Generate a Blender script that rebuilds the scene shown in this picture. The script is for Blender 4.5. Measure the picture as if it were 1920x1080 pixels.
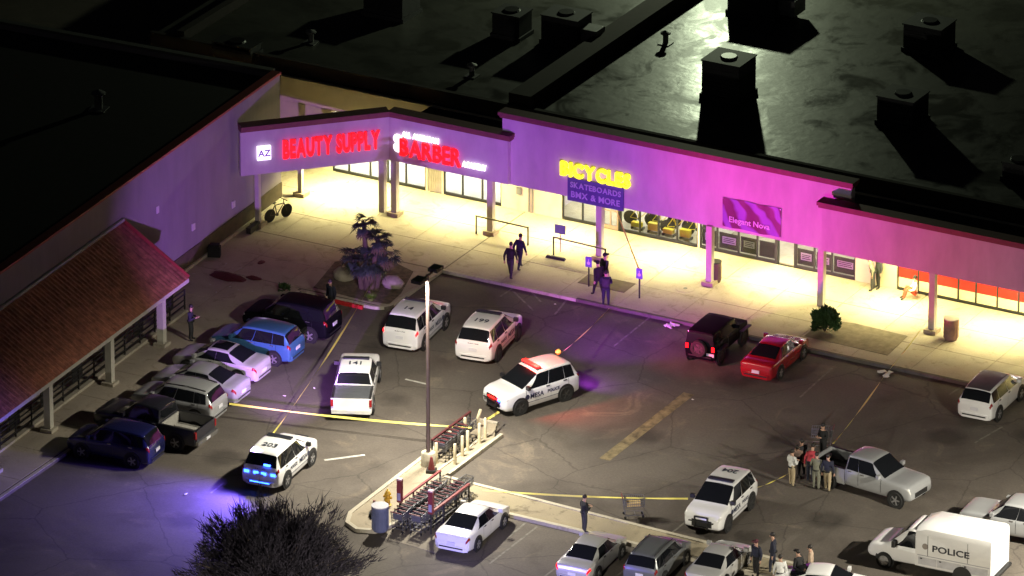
import bpy, bmesh, math, random
from mathutils import Vector, Matrix
random.seed(7)
R = math.radians
sc = bpy.context.scene
for o in list(bpy.data.objects): bpy.data.objects.remove(o)
col = sc.collection

# ------------------------------------------------------------------ camera, sky, lamps
A_ = R(28.65); TH = R(23.17); FPX = 14000.0; DIST = 350.0
RV = Vector((math.cos(A_), math.sin(A_), 0)); FH = Vector((-math.sin(A_), math.cos(A_), 0))
FW = FH*math.cos(TH) + Vector((0, 0, -math.sin(TH))); UPV = FH*math.sin(TH) + Vector((0, 0, math.cos(TH)))
CAMP = -DIST*FW
cd = bpy.data.cameras.new('camera'); cam = bpy.data.objects.new('camera', cd); col.objects.link(cam)
cam.location = CAMP; cam.rotation_euler = FW.to_track_quat('-Z', 'Y').to_euler()
cd.sensor_width = 36; cd.lens = FPX/1920*36; cd.clip_start = 10; cd.clip_end = 2000
sc.camera = cam
def U(px, py, z=0.0):
    d = FW + RV*((px-960)/FPX) + UPV*((540-py)/FPX)
    return CAMP + d*((z-CAMP.z)/d.z)
def Uy(px, py, y):
    d = FW + RV*((px-960)/FPX) + UPV*((540-py)/FPX)
    return CAMP + d*((y-CAMP.y)/d.y)

world = bpy.data.worlds.new('World'); sc.world = world; world.use_nodes = True
wn = world.node_tree; bg = wn.nodes['Background']
sky = wn.nodes.new('ShaderNodeTexSky'); sky.sky_type = 'NISHITA'; sky.sun_disc = False
sky.sun_elevation = R(-4); sky.sun_rotation = R(200)
wn.links.new(sky.outputs[0], bg.inputs[0]); bg.inputs[1].default_value = 0.15
sc.view_settings.view_transform = 'Standard'; sc.view_settings.look = 'None'
sc.view_settings.exposure = 0.0; sc.view_settings.gamma = 1.0
sc.cycles.use_denoising = True; sc.cycles.max_bounces = 5; sc.cycles.diffuse_bounces = 3; sc.cycles.glossy_bounces = 3
sc.cycles.transparent_max_bounces = 12; sc.cycles.sample_clamp_indirect = 3.0; sc.cycles.sample_clamp_direct = 0.0
sc.cycles.caustics_reflective = False; sc.cycles.caustics_refractive = False

def spot(name, loc, target, power, color, angle=120, blend=.5, radius=.15, parent=None):
    l = bpy.data.lights.new(name, 'SPOT'); l.energy = power; l.color = color; l.spot_size = R(angle); l.spot_blend = blend
    l.shadow_soft_size = radius
    o = bpy.data.objects.new(name, l); col.objects.link(o)
    o.location = loc; o.rotation_euler = (Vector(target)-Vector(loc)).to_track_quat('-Z', 'Y').to_euler()
    return o
def area(name, loc, power, color, sx, sy):
    l = bpy.data.lights.new(name, 'AREA'); l.energy = power; l.color = color; l.shape = 'RECTANGLE'; l.size = sx; l.size_y = sy; l.spread = R(146)
    o = bpy.data.objects.new(name, l); col.objects.link(o); o.location = loc
    return o
SOD = (1.0, .93, .77)
POLE = Vector((6.45, -19.55, 0)); LAMPZ = 9.3
for s in (-1, 1):                                    # twin heads of the lot lamp in view
    spot('lot_lamp_light', (POLE.x+.02, POLE.y+s*.62, LAMPZ-.12), (POLE.x, POLE.y+s*.75, 0), 7300, SOD, 152, .55, .16)
spot('lot_lamp_light', (41, -18, 9.3), (39.5, -18.5, 0), 25000, SOD, 150, .55, .2)        # next lot lamp along the row, right of the frame
spot('rear_lamp_light', (-8.0, 37.2, 12.5), (-4, 20, 4), 8000, (.86, 1.0, .66), 165, .3, .25)     # service yard lamp behind the shops
spot('lot_lamp_light', (24, -50, 9.3), (24, -46, 0), 22000, SOD, 144, .4, .2)         # lot lamp of the next aisle, below the frame
WARM = (1.0, .92, .42)
CANX = [-11.6, -6.2, -.6, 5.1, 10.9, 16.7, 22.4, 28.1]
for x in CANX:
    area('canopy_lamp_light', (x, 6.3, 2.9), 600, WARM, 3.0, .7)
area('canopy_lamp_light', (-13.0, 5.6, 2.95), 420, WARM, .8, .5)
# emergency strobes
CX, CY = 7.0, -11.0
spot('strobe_light_red', (CX+1.0, CY+1.8, 2.0), (15.5, 4.5, 8.0), 9800, (1, .015, .20), 96, .95, .08)
spot('strobe_light_red', (CX+.25, CY-.15, 2.12), (6.5, -4, 0), 420, (1, .03, .03), 80, .9, .08)
spot('strobe_light_violet', (CX+.8, CY+1.9, 2.0), (6, 4.5, 7.0), 8200, (.48, .06, 1), 112, .8, .08)
spot('strobe_light_violet', (1.0, -22.6, 2.1), (-12.5, 1, 3.8), 17000, (.54, .22, 1), 60, .85, .08)
spot('strobe_light_red', (CX+.35, CY-.25, 2.12), (CX+.55, CY+.5, 1.2), 750, (1, .03, .02), 165, .5, .05)
spot('strobe_light_violet', (CX+1.02, CY+2.3, 1.0), (CX+2.3, CY+4.2, 0), 260, (.45, .05, 1), 120, .8, .06)
spot('strobe_light_blue', (.9, -25.8, 1.0), (-2.5, -32.5, 0), 2400, (.11, .06, 1), 140, .9, .06)
spot('strobe_light_blue', (.8, -24.6, 2.15), (-4, -36, 0), 6500, (.16, .08, 1), 130, 1.0, .08)
spot('strobe_light_red', (CX-.7, CY+.1, 2.1), (-8, -1, 0), 170, (1, .06, .03), 60, .9, .08)
spot('strobe_light_blue', (14.5, -36.5, 2.0), (15, -20, 1.0), 5200, (.20, .16, 1), 80, .8, .1)

# ------------------------------------------------------------------ helpers
MATS = {}
def mat(name, c, rough=.6, metal=0.0, var=.12, scale=3.0, bump=0.0, bscale=40.0, emit=None, es=0.0, coat=0.0, spec=.5, streak=None):
    if name in MATS: return MATS[name]
    m = bpy.data.materials.new(name); m.use_nodes = True; MATS[name] = m
    nt = m.node_tree; b = nt.nodes['Principled BSDF']
    b.inputs['Roughness'].default_value = rough; b.inputs['Metallic'].default_value = metal
    b.inputs['Coat Weight'].default_value = coat; b.inputs['Specular IOR Level'].default_value = spec
    tc = nt.nodes.new('ShaderNodeTexCoord'); n = nt.nodes.new('ShaderNodeTexNoise')
    n.inputs['Scale'].default_value = scale; n.inputs['Detail'].default_value = 5; n.inputs['Roughness'].default_value = .62
    if streak:
        mpp = nt.nodes.new('ShaderNodeMapping'); mpp.inputs['Scale'].default_value = streak; nt.links.new(tc.outputs['Object'], mpp.inputs[0]); nt.links.new(mpp.outputs[0], n.inputs['Vector'])
    else: nt.links.new(tc.outputs['Object'], n.inputs['Vector'])
    r = nt.nodes.new('ShaderNodeValToRGB')
    lo = [max(0, x*(1-var)) for x in c[:3]]; hi = [min(1, x*(1+var)) for x in c[:3]]
    r.color_ramp.elements[0].position = .32; r.color_ramp.elements[1].position = .68
    r.color_ramp.elements[0].color = (*lo, 1); r.color_ramp.elements[1].color = (*hi, 1)
    nt.links.new(n.outputs['Fac'], r.inputs[0]); nt.links.new(r.outputs[0], b.inputs['Base Color'])
    if bump:
        n2 = nt.nodes.new('ShaderNodeTexNoise'); n2.inputs['Scale'].default_value = bscale; n2.inputs['Detail'].default_value = 3
        nt.links.new(tc.outputs['Object'], n2.inputs['Vector'])
        bp = nt.nodes.new('ShaderNodeBump'); bp.inputs['Strength'].default_value = bump; bp.inputs['Distance'].default_value = .05
        nt.links.new(n2.outputs['Fac'], bp.inputs['Height']); nt.links.new(bp.outputs[0], b.inputs['Normal'])
    if emit:
        b.inputs['Emission Color'].default_value = (*emit, 1); b.inputs['Emission Strength'].default_value = es
    return m

class MB:
    def __init__(s): s.v = []; s.f = []
    def add(s, vs, fs):
        k = len(s.v); s.v += [tuple(p) for p in vs]; s.f += [tuple(i+k for i in f) for f in fs]; return s
    def box(s, x0, x1, y0, y1, z0, z1, M=None):
        vs = [(x, y, z) for z in (z0, z1) for y in (y0, y1) for x in (x0, x1)]
        if M: vs = [M @ Vector(p) for p in vs]
        return s.add(vs, [(0, 2, 3, 1), (4, 5, 7, 6), (0, 1, 5, 4), (1, 3, 7, 5), (3, 2, 6, 7), (2, 0, 4, 6)])
    def bar(s, a, b, w=.02, h=None, up=(0, 0, 1)):
        a = Vector(a); b = Vector(b); d = (b-a)
        if d.length < 1e-6: return s
        d.normalize(); u = Vector(up)
        if abs(d.dot(u)) > .97: u = Vector((1, 0, 0))
        sd = d.cross(u).normalized()*(w/2); uu = sd.cross(d).normalized()*((h or w)/2)
        vs = [p+i*sd+j*uu for p in (a, b) for i, j in ((-1, -1), (1, -1), (1, 1), (-1, 1))]
        return s.add(vs, [(0, 1, 2, 3), (7, 6, 5, 4), (0, 4, 5, 1), (1, 5, 6, 2), (2, 6, 7, 3), (3, 7, 4, 0)])
    def tube(s, pts, rad, n=8, cap=True):
        pts = [Vector(p) for p in pts]; rs = rad if isinstance(rad, (list, tuple)) else [rad]*len(pts)
        k = len(s.v); prev = None
        for i, p in enumerate(pts):
            d = (pts[min(i+1, len(pts)-1)]-pts[max(i-1, 0)]).normalized()
            if prev is None:
                u = Vector((0, 0, 1)) if abs(d.z) < .9 else Vector((1, 0, 0)); a = d.cross(u).normalized()
            else:
                a = (prev-d*prev.dot(d)).normalized()
            prev = a; b = d.cross(a)
            for j in range(n):
                t = 2*math.pi*j/n; s.v.append(tuple(p+(a*math.cos(t)+b*math.sin(t))*rs[i]))
        for i in range(len(pts)-1):
            for j in range(n):
                s.f.append((k+i*n+j, k+i*n+(j+1) % n, k+(i+1)*n+(j+1) % n, k+(i+1)*n+j))
        if cap:
            s.f.append(tuple(k+j for j in reversed(range(n)))); s.f.append(tuple(k+(len(pts)-1)*n+j for j in range(n)))
        return s
    def lathe(s, prof, n=16, c=(0, 0, 0), axis='z', cap=True):
        k = len(s.v)
        for r, h in prof:
            for j in range(n):
                t = 2*math.pi*j/n; x, y = r*math.cos(t), r*math.sin(t)
                p = (x, y, h) if axis == 'z' else (x, h, y)
                s.v.append((p[0]+c[0], p[1]+c[1], p[2]+c[2]))
        for i in range(len(prof)-1):
            for j in range(n):
                s.f.append((k+i*n+j, k+i*n+(j+1) % n, k+(i+1)*n+(j+1) % n, k+(i+1)*n+j))
        if cap and prof[0][0] > 1e-4: s.f.append(tuple(k+j for j in reversed(range(n))))
        if cap and prof[-1][0] > 1e-4: s.f.append(tuple(k+(len(prof)-1)*n+j for j in range(n)))
        return s
    def prism(s, poly, z0, z1):
        n = len(poly); k = len(s.v)
        s.v += [(p[0], p[1], z0) for p in poly]+[(p[0], p[1], z1) for p in poly]
        s.f.append(tuple(k+i for i in reversed(range(n)))); s.f.append(tuple(k+n+i for i in range(n)))
        for i in range(n): s.f.append((k+i, k+(i+1) % n, k+n+(i+1) % n, k+n+i))
        return s
    def ball(s, c, r, nu=10, nv=6, sq=(1, 1, 1), jit=0):
        k = len(s.v); rr = random
        for i in range(nv+1):
            ph = math.pi*i/nv
            for j in range(nu):
                t = 2*math.pi*j/nu; q = r*(1+rr.uniform(-jit, jit))
                s.v.append((c[0]+q*sq[0]*math.sin(ph)*math.cos(t), c[1]+q*sq[1]*math.sin(ph)*math.sin(t), c[2]+q*sq[2]*math.cos(ph)))
        for i in range(nv):
            for j in range(nu):
                s.f.append((k+i*nu+j, k+(i+1)*nu+j, k+(i+1)*nu+(j+1) % nu, k+i*nu+(j+1) % nu))
        return s
    def mesh(s, name, m, smooth=False, sharp=40):
        me = bpy.data.meshes.new(name); me.from_pydata(s.v, [], s.f)
        if m: me.materials.append(m)
        bm = bmesh.new(); bm.from_mesh(me); bmesh.ops.recalc_face_normals(bm, faces=bm.faces); bm.to_mesh(me); bm.free()
        if smooth:
            me.polygons.foreach_set('use_smooth', [True]*len(me.polygons)); me.set_sharp_from_angle(angle=R(sharp))
        me.update(); return me
    def build(s, name, m, parent=None, smooth=False, sharp=40, loc=None, rz=0):
        return obj(name, s.mesh(name, m, smooth, sharp), parent, loc, rz)
def obj(name, me, parent=None, loc=None, rz=0):
    o = bpy.data.objects.new(name, me); col.objects.link(o); o.parent = parent
    if loc is not None: o.location = loc
    if rz: o.rotation_euler = (0, 0, rz)
    return o
def tag(o, label=None, cat=None, group=None, kind=None):
    if label: o['label'] = label
    if cat: o['category'] = cat
    if group: o['group'] = group
    if kind: o['kind'] = kind
    return o
def thing(name, loc, rz, label, cat, group=None):
    o = bpy.data.objects.new(name, None); col.objects.link(o); o.location = loc; o.rotation_euler = (0, 0, rz)
    o.empty_display_size = .2
    return tag(o, label, cat, group)
TXT = {}
def text_mesh(t, size, ext=.02, off=0.0, m=None, key=None):
    k = (t, size, ext, off, m.name if m else '')
    if k in TXT: return TXT[k]
    c = bpy.data.curves.new('txt', 'FONT'); c.body = t; c.size = size; c.extrude = ext; c.offset = off; c.align_x = 'CENTER'; c.align_y = 'CENTER'
    c.resolution_u = 3
    o = bpy.data.objects.new('txt', c); col.objects.link(o)
    dg = bpy.context.evaluated_depsgraph_get(); me = bpy.data.meshes.new_from_object(o.evaluated_get(dg))
    bpy.data.objects.remove(o)
    if m: me.materials.clear(); me.materials.append(m)
    TXT[k] = me; return me
# ------------------------------------------------------------------ materials
def asphalt():
    m = bpy.data.materials.new('asphalt'); m.use_nodes = True; nt = m.node_tree; b = nt.nodes['Principled BSDF']
    tc = nt.nodes.new('ShaderNodeTexCoord'); L = nt.links.new
    def noise(sc_, det=5, rough=.6, dist=0, vec=None):
        n = nt.nodes.new('ShaderNodeTexNoise'); n.inputs['Scale'].default_value = sc_; n.inputs['Detail'].default_value = det
        n.inputs['Roughness'].default_value = rough; n.inputs['Distortion'].default_value = dist
        L(vec or tc.outputs['Object'], n.inputs['Vector']); return n.outputs['Fac']
    def ramp(src, a, b_, c0, c1):
        r = nt.nodes.new('ShaderNodeValToRGB'); r.color_ramp.elements[0].position = a; r.color_ramp.elements[1].position = b_
        r.color_ramp.elements[0].color = (*c0, 1); r.color_ramp.elements[1].color = (*c1, 1); L(src, r.inputs[0]); return r.outputs[0]
    def mul(a, c, f=1.0):
        x = nt.nodes.new('ShaderNodeMix'); x.data_type = 'RGBA'; x.blend_type = 'MULTIPLY'; x.inputs[0].default_value = f
        L(a, x.inputs[6]); L(c, x.inputs[7]); return x.outputs[2]
    base = ramp(noise(.16, 6, .62, .6), .34, .66, (.084, .071, .060), (.118, .101, .084))
    seal = ramp(noise(.20, 6, .58, .7), .50, .62, (1, 1, 1), (.76, .75, .74))          # worn sealcoat patches
    spots = nt.nodes.new('ShaderNodeTexVoronoi'); spots.inputs['Scale'].default_value = .33; spots.inputs['Randomness'].default_value = 1
    mp = nt.nodes.new('ShaderNodeMapping'); L(tc.outputs['Object'], mp.inputs[0]); mp.inputs['Scale'].default_value = (1, 1, 1)
    nz = nt.nodes.new('ShaderNodeTexNoise'); nz.inputs['Scale'].default_value = 2.2; nz.inputs['Detail'].default_value = 4; L(mp.outputs[0], nz.inputs['Vector'])
    mx = nt.nodes.new('ShaderNodeMix'); mx.data_type = 'VECTOR'; mx.inputs[0].default_value = .32; L(mp.outputs[0], mx.inputs[4]); L(nz.outputs['Color'], mx.inputs[5])
    L(mx.outputs[1], spots.inputs['Vector'])
    oil = ramp(spots.outputs['Distance'], .13, .25, (.52, .51, .50), (1, 1, 1))
    pale = ramp(noise(.38, 6, .62, 1.3), .58, .72, (1, 1, 1), (1.6, 1.54, 1.42))
    grain = ramp(noise(9, 4, .75), .3, .7, (.82, .82, .82), (1.16, 1.16, 1.15))
    cr = nt.nodes.new('ShaderNodeTexVoronoi'); cr.feature = 'DISTANCE_TO_EDGE'; cr.inputs['Scale'].default_value = .22
    mx2 = nt.nodes.new('ShaderNodeMix'); mx2.data_type = 'VECTOR'; mx2.inputs[0].default_value = .25; L(tc.outputs['Object'], mx2.inputs[4]); L(nz.outputs['Color'], mx2.inputs[5])
    L(mx2.outputs[1], cr.inputs['Vector'])
    crack = ramp(cr.outputs['Distance'], .002, .007, (.62, .62, .62), (1, 1, 1))
    L(mul(mul(mul(mul(mul(base, seal), oil), pale), grain), crack), b.inputs['Base Color'])
    b.inputs['Roughness'].default_value = .82
    bp = nt.nodes.new('ShaderNodeBump'); bp.inputs['Strength'].default_value = .35; bp.inputs['Distance'].default_value = .03
    L(noise(22, 3, .7), bp.inputs['Height']); L(bp.outputs[0], b.inputs['Normal'])
    return m
def concrete(name, c, stain=.75, joint=0):
    m = bpy.data.materials.new(name); m.use_nodes = True; nt = m.node_tree; b = nt.nodes['Principled BSDF']; L = nt.links.new
    g = nt.nodes.new('ShaderNodeNewGeometry')
    def noise(s_, d=5, r=.62, di=0):
        n = nt.nodes.new('ShaderNodeTexNoise'); n.inputs['Scale'].default_value = s_; n.inputs['Detail'].default_value = d; n.inputs['Roughness'].default_value = r
        n.inputs['Distortion'].default_value = di; L(g.outputs['Position'], n.inputs['Vector']); return n.outputs['Fac']
    def ramp(src, a, b_, c0, c1):
        r = nt.nodes.new('ShaderNodeValToRGB'); r.color_ramp.elements[0].position = a; r.color_ramp.elements[1].position = b_
        r.color_ramp.elements[0].color = (*c0, 1); r.color_ramp.elements[1].color = (*c1, 1); L(src, r.inputs[0]); return r.outputs[0]
    def mul(a, c_):
        x = nt.nodes.new('ShaderNodeMix'); x.data_type = 'RGBA'; x.blend_type = 'MULTIPLY'; x.inputs[0].default_value = 1
        L(a, x.inputs[6]); L(c_, x.inputs[7]); return x.outputs[2]
    a = ramp(noise(.5, 6, .6, .5), .3, .7, [x*.86 for x in c], [x*1.1 for x in c])
    s1 = ramp(noise(1.1, 6, .68, 1.3), .55, .66, (1, 1, 1), (stain, stain*.98, stain*.95))
    gr = ramp(noise(14, 3, .7), .3, .7, (.9, .9, .9), (1.07, 1.07, 1.07))
    L(mul(mul(a, s1), gr), b.inputs['Base Color']); b.inputs['Roughness'].default_value = .85
    return m
ASPH = asphalt(); CONC = concrete('sidewalk_concrete', (.40, .345, .27)); KERBM = concrete('kerb_concrete', (.46, .42, .33), .7)
SOIL = mat('soil', (.13, .105, .07), .95, var=.45, scale=4, bump=.5, bscale=18)
MEDM = concrete('median_fill', (.30, .255, .17), .6)
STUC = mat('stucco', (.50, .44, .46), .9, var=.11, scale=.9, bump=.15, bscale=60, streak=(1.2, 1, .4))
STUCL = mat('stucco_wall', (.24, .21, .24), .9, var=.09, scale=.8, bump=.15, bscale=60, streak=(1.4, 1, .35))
STUCW = mat('storefront_wall', (.62, .54, .38), .9, var=.06, scale=1.5)
TRIM = mat('cornice_paint', (.16, .05, .05), .7)
CAPM = mat('cap_red', (.30, .05, .04), .6)
SOFF = mat('soffit', (.62, .58, .50), .9)
FRAME = mat('window_frame', (.03, .03, .03), .5, .3)
COLM = mat('column_paint', (.50, .45, .42), .8, var=.08)
COLL = mat('column_plaster', (.52, .50, .42), .8, var=.08)
DADO = mat('dado_brown', (.075, .055, .035), .85, var=.25, scale=2)
WHITEP = mat('white_paint', (.62, .62, .60), .5)
YELP = mat('faded_yellow_paint', (.165, .13, .07), .8, var=.6, scale=2.2)
LINEW = mat('worn_white_line', (.42, .41, .37), .8, var=.35, scale=3)
LINEF = mat('faint_line', (.16, .15, .125), .8, var=.5, scale=3)
INTW = mat('interior_white', (.78, .76, .70), .8, var=.04)
INTF = mat('interior_floor', (.70, .68, .60), .6, var=.06)
BLACK = mat('black_plastic', (.015, .015, .016), .45)
DARKM = mat('dark_metal', (.045, .043, .045), .5, .4)
GALV = mat('galvanized', (.20, .20, .20), .55, .4, var=.2)
STEEL = mat('steel_wire', (.36, .37, .40), .35, .8)
REDP = mat('red_paint', (.20, .03, .035), .5)
YTAPE = mat('yellow_tape', (.80, .70, .16), .5, var=.05)
PURPS = mat('blue_sign', (.16, .14, .42), .5)
WIREB = mat('black_bars', (.02, .02, .02), .5)
def glassmat():
    m = bpy.data.materials.new('shop_glass'); m.use_nodes = True; nt = m.node_tree; nt.nodes.clear()
    o = nt.nodes.new('ShaderNodeOutputMaterial'); mx = nt.nodes.new('ShaderNodeMixShader'); t = nt.nodes.new('ShaderNodeBsdfTransparent'); g = nt.nodes.new('ShaderNodeBsdfGlossy')
    fr = nt.nodes.new('ShaderNodeFresnel'); fr.inputs[0].default_value = 1.45; g.inputs['Roughness'].default_value = .03
    t.inputs[0].default_value = (.93, .95, .94, 1)
    nt.links.new(fr.outputs[0], mx.inputs[0]); nt.links.new(t.outputs[0], mx.inputs[1]); nt.links.new(g.outputs[0], mx.inputs[2]); nt.links.new(mx.outputs[0], o.inputs[0]); return m
SGLASS = glassmat()
CGLASS = mat('car_glass', (.008, .009, .011), .06, var=.0, spec=.6)
TYRE = mat('tyre_rubber', (.014, .014, .014), .85); RIM = mat('alloy_rim', (.42, .42, .43), .35, .7); RIMD = mat('steel_rim_dark', (.05, .05, .05), .5, .3)
def paint(name, c, rough=.32, metal=0.0): return mat('paint_'+name, c, rough, metal, var=.03, scale=1.5, coat=.8)
TAIL = mat('tail_lamp', (.25, .012, .015), .2, var=.0); TAILON = mat('tail_lamp_lit', (.5, .01, .01), .2, emit=(1, .008, .012), es=2.6)
HEAD = mat('head_lamp', (.6, .6, .58), .12, var=.0); PLATE = mat('number_plate', (.62, .62, .66), .4, var=.05)
BLUEON = mat('blue_strobe_lit', (.1, .2, .8), .2, emit=(.02, .09, 1), es=14.0); REDON = mat('red_strobe_lit', (.8, .05, .05), .2, emit=(1, .006, .004), es=12.0)
CHROME = mat('chrome', (.6, .6, .6), .15, .9)
# ------------------------------------------------------------------ ground, kerbs, sidewalk
g = MB().add([(-400, -400, 0), (400, -400, 0), (400, 400, 0), (-400, 400, 0)], [(0, 1, 2, 3)]).build('ground', ASPH); tag(g, kind='structure')
def slabs(parent, x0, x1, y0, y1, nx, ny, zt=.15):
    for i in range(nx):
        for j in range(ny):
            a = x0+(x1-x0)*i/nx; b = x0+(x1-x0)*(i+1)/nx; c = y0+(y1-y0)*j/ny; d = y0+(y1-y0)*(j+1)/ny
            dz = random.uniform(-.004, .004)
            MB().box(a+.012, b-.012, c+.012, d-.012, .10, zt+dz).build('slab', CONC, parent)
JOINT = mat('joint_dirt', (.12, .10, .075), .95)
sw = MB().prism([(45, .1), (-3.75, .1), (-3.75, -5.1), (-8.3, -5.1), (-8.3, -45), (-15, -45), (-19, 3), (-19, 8.2), (45, 8.2)], .0, .132).build('sidewalk', JOINT); tag(sw, kind='structure')
slabs(sw, -3.72, 45, .16, 8.2, 16, 3)
slabs(sw, -18.7, -3.76, -.02, 8.2, 5, 3); slabs(sw, -14.9, -3.92, -5.04, -.06, 4, 2)
slabs(sw, -14.7, -8.56, -45, -5.08, 2, 13)
def ribbon(name, pts, w, z0, z1, m, parent=None):
    mb = MB(); n = len(pts)
    L, Rr = [], []
    for i, p in enumerate(pts):
        a = Vector(pts[max(i-1, 0)]); b = Vector(pts[min(i+1, n-1)]); d = (b-a).normalized(); q = Vector((-d.y, d.x))
        L.append((p[0]+q.x*w/2, p[1]+q.y*w/2)); Rr.append((p[0]-q.x*w/2, p[1]-q.y*w/2))
    for i in range(n-1):
        vs = [(*L[i], z0), (*Rr[i], z0), (*Rr[i+1], z0), (*L[i+1], z0), (*L[i], z1), (*Rr[i], z1), (*Rr[i+1], z1), (*L[i+1], z1)]
        mb.add(vs, [(0, 1, 2, 3), (4, 7, 6, 5), (0, 4, 5, 1), (2, 6, 7, 3), (1, 5, 6, 2), (3, 7, 4, 0)])
    return mb.build(name, m, parent)
arc = [(-3.82+.0+.75*math.cos(t)-.75, -4.5+.75*math.sin(t)) for t in [R(a) for a in range(0, -91, -15)]]
k = ribbon('kerb', [(45, .07), (20, .07), (3.4, .07)], .17, 0, .155, concrete('shaded_kerb', (.11, .095, .08), .7)); tag(k, kind='structure')  # right run: shade on the kerb face is put into this darker colour
k = ribbon('kerb', [(3.4, .07), (-3.82, .07)], .17, 0, .155, KERBM); tag(k, kind='structure')
k = ribbon('kerb', [(-3.82, .155)]+arc+[(-8.4, -5.25)], .17, 0, .156, KERBM); tag(k, kind='structure')
k = ribbon('kerb', [(-8.45, -5.34), (-8.4, -20), (-8.38, -45)], .17, 0, .155, KERBM); tag(k, kind='structure')
# soil bed round the palm, tactile ramp, planter strip
bed = MB().prism([U(*p)[:2] for p in [(588, 545), (628, 497), (700, 478), (775, 515), (752, 556), (730, 576), (690, 571)]], .1, .168).build('planter_bed', SOIL); tag(bed, kind='structure')
bed = MB().prism([U(*p)[:2] for p in [(1508, 636), (1545, 605), (1602, 612), (1702, 636), (1664, 672)]], .1, .166).build('planter_bed', mat('bare_soil', (.20, .165, .115), .95, var=.25, scale=3)); tag(bed, kind='structure')
tp = MB().prism([U(*p, .15)[:2] for p in [(1083, 530), (1104, 514), (1192, 532), (1170, 549)]], .1, .164).build('tactile_paving', mat('tactile_brown', (.13, .095, .07), .9, var=.2)); tag(tp, kind='structure')
# median and cart islands
med = MB().prism([(8.9, -20.36), (55, -21.5), (55, -23.4), (10.3, -22.3)], .0, .135).build('median', MEDM); tag(med, kind='structure')
k = ribbon('kerb', [(7.7, -20.3), (21.4, -20.9), (55, -21.4)], .2, 0, .17, KERBM); tag(k, kind='structure')
k = ribbon('kerb', [(10.4, -22.35), (17, -22.4), (55, -23.5)], .2, 0, .17, KERBM); tag(k, kind='structure')
ISLM = concrete('island_concrete', (.34, .29, .21), .7)
isl = MB().prism([(6.0, -25.6), (6.35, -26.4), (7.0, -26.8), (7.7, -26.6), (8.05, -25.9), (8.1, -22.6), (8.8, -20.35), (7.62, -20.35), (7.62, -15.6), (7.0, -14.3), (6.1, -14.2), (5.85, -15.2), (5.9, -20)], 0, .13).build('traffic_island', ISLM); tag(isl, kind='structure')
k = ribbon('kerb', [(8.1, -22.6), (8.1, -25.8), (7.75, -26.65), (7.0, -26.9), (6.3, -26.5), (5.93, -25.6), (5.85, -20), (5.8, -15.2), (6.05, -14.15), (7.0, -14.15)], .2, 0, .17, KERBM); tag(k, kind='structure')
k = ribbon('kerb', [(7.12, -19.9), (7.12, -15.3)], .14, 0, .172, KERBM); tag(k, kind='structure')
k = ribbon('kerb', [(7.72, -20.0), (7.72, -15.1)], .16, 0, .171, KERBM); tag(k, kind='structure')
pad = MB().prism([(8.2, -26.9), (11.1, -27.2), (10.3, -22.5), (8.85, -20.6), (8.25, -22.6)], -.05, .012).build('cart_pad', concrete('pad_concrete', (.20, .175, .135), .7)); tag(pad, kind='structure')
def mark(name, px, w, m, z=.006):
    a = U(*px[0]); b = U(*px[1]); d = (b-a).normalized(); q = Vector((-d.y, d.x, 0))*w/2
    MB().add([(*(p+s*q)[:2], z) for p, s in ((a, -1), (b, -1), (b, 1), (a, 1))], [(0, 1, 2, 3)]).build(name, m, g)
mark('painted_line', [(1133, 862), (1292, 738)], .55, YELP)
mark('painted_line', [(608, 863), (684, 853)], .16, LINEW); mark('painted_line', [(760, 711), (803, 721)], .13, LINEW)
for a, b in [((938, 556), (962, 540)), ((962, 546), (1000, 582)), ((992, 543), (1014, 566)), ((1062, 563), (1040, 590)), ((1222, 592), (1150, 650)), ((1010, 960), (950, 1010)), ((1290, 975), (1240, 1015)), ((1880, 800), (1828, 830)), ((1560, 690), (1500, 745)), ((1840, 700), (1780, 740)), ((420, 905), (395, 925)), ((0, 938), (118, 857))]:
    mark('parking_line', [a, b], .1, LINEF, .005)
for x in (11, 13.6, 16.3, 19, 21.6):
    MB().add([(x, -27, .0055), (x+.1, -27, .0055), (x+.1, -22.7, .0055), (x, -22.7, .0055)], [(0, 1, 2, 3)]).build('parking_line', LINEF, g)
mh = thing('drain_cover', (*U(1285, 541, .15)[:2], .15), 0, 'round concrete drain cover set in the bright sidewalk left of a column', 'drain cover')
MB().lathe([(.0, .014), (.42, .014), (.47, .004), (.47, -.02)], 20).build('ring', CONC, mh); MB().lathe([(0, .022), (.1, .022), (.1, .0)], 10).build('lid', DARKM, mh)

# ------------------------------------------------------------------ strip mall
mall = thing('strip_mall', (0, 8.3, 0), 0, 'long strip mall with purple lit fascia, lit covered walkway and flat roof', 'building')
def W(mb): # world -> mall local
    mb.v = [(x, y-8.3, z) for x, y, z in mb.v]; return mb
FB1, FT1, FB2, FT2, FB3, FT3 = 3.2, 5.45, 3.1, 6.45, 3.5, 5.66
Y1, Y2, Y3 = 4.25, 4.55, 3.55
W(MB().box(-9.0, -2.55, Y1, Y1+.35, FB1, FT1)).build('fascia', STUC, mall)
n45 = Vector((1, -1)).normalized()
cA = Vector((-9.0, Y1)); cB = Vector((-14.16, Y1-5.16)); back = -n45*.35
W(MB().prism([cA, cB, cB+back, cA+Vector((0, .35))-Vector((.15, 0))], FB1, FT1)).build('fascia', STUC, mall)
W(MB().box(-3.0, 15.35, Y2, Y2+.4, FB2, FT2)).build('fascia', STUC, mall)
W(MB().box(14.35, 45, Y3, Y3+.4, FB3, FT3).box(14.35, 14.7, Y3+.4, Y2-.003, FB3, FT3)).build('fascia', STUC, mall)
def cornice(x0, x1, y, z, d=.18):
    W(MB().box(x0, x1, y-d*.55, y+.5, z, z+.13).box(x0-.05, x1+.05, y-d, y+.55, z+.13, z+.30)).build('cornice', TRIM, mall)
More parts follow.
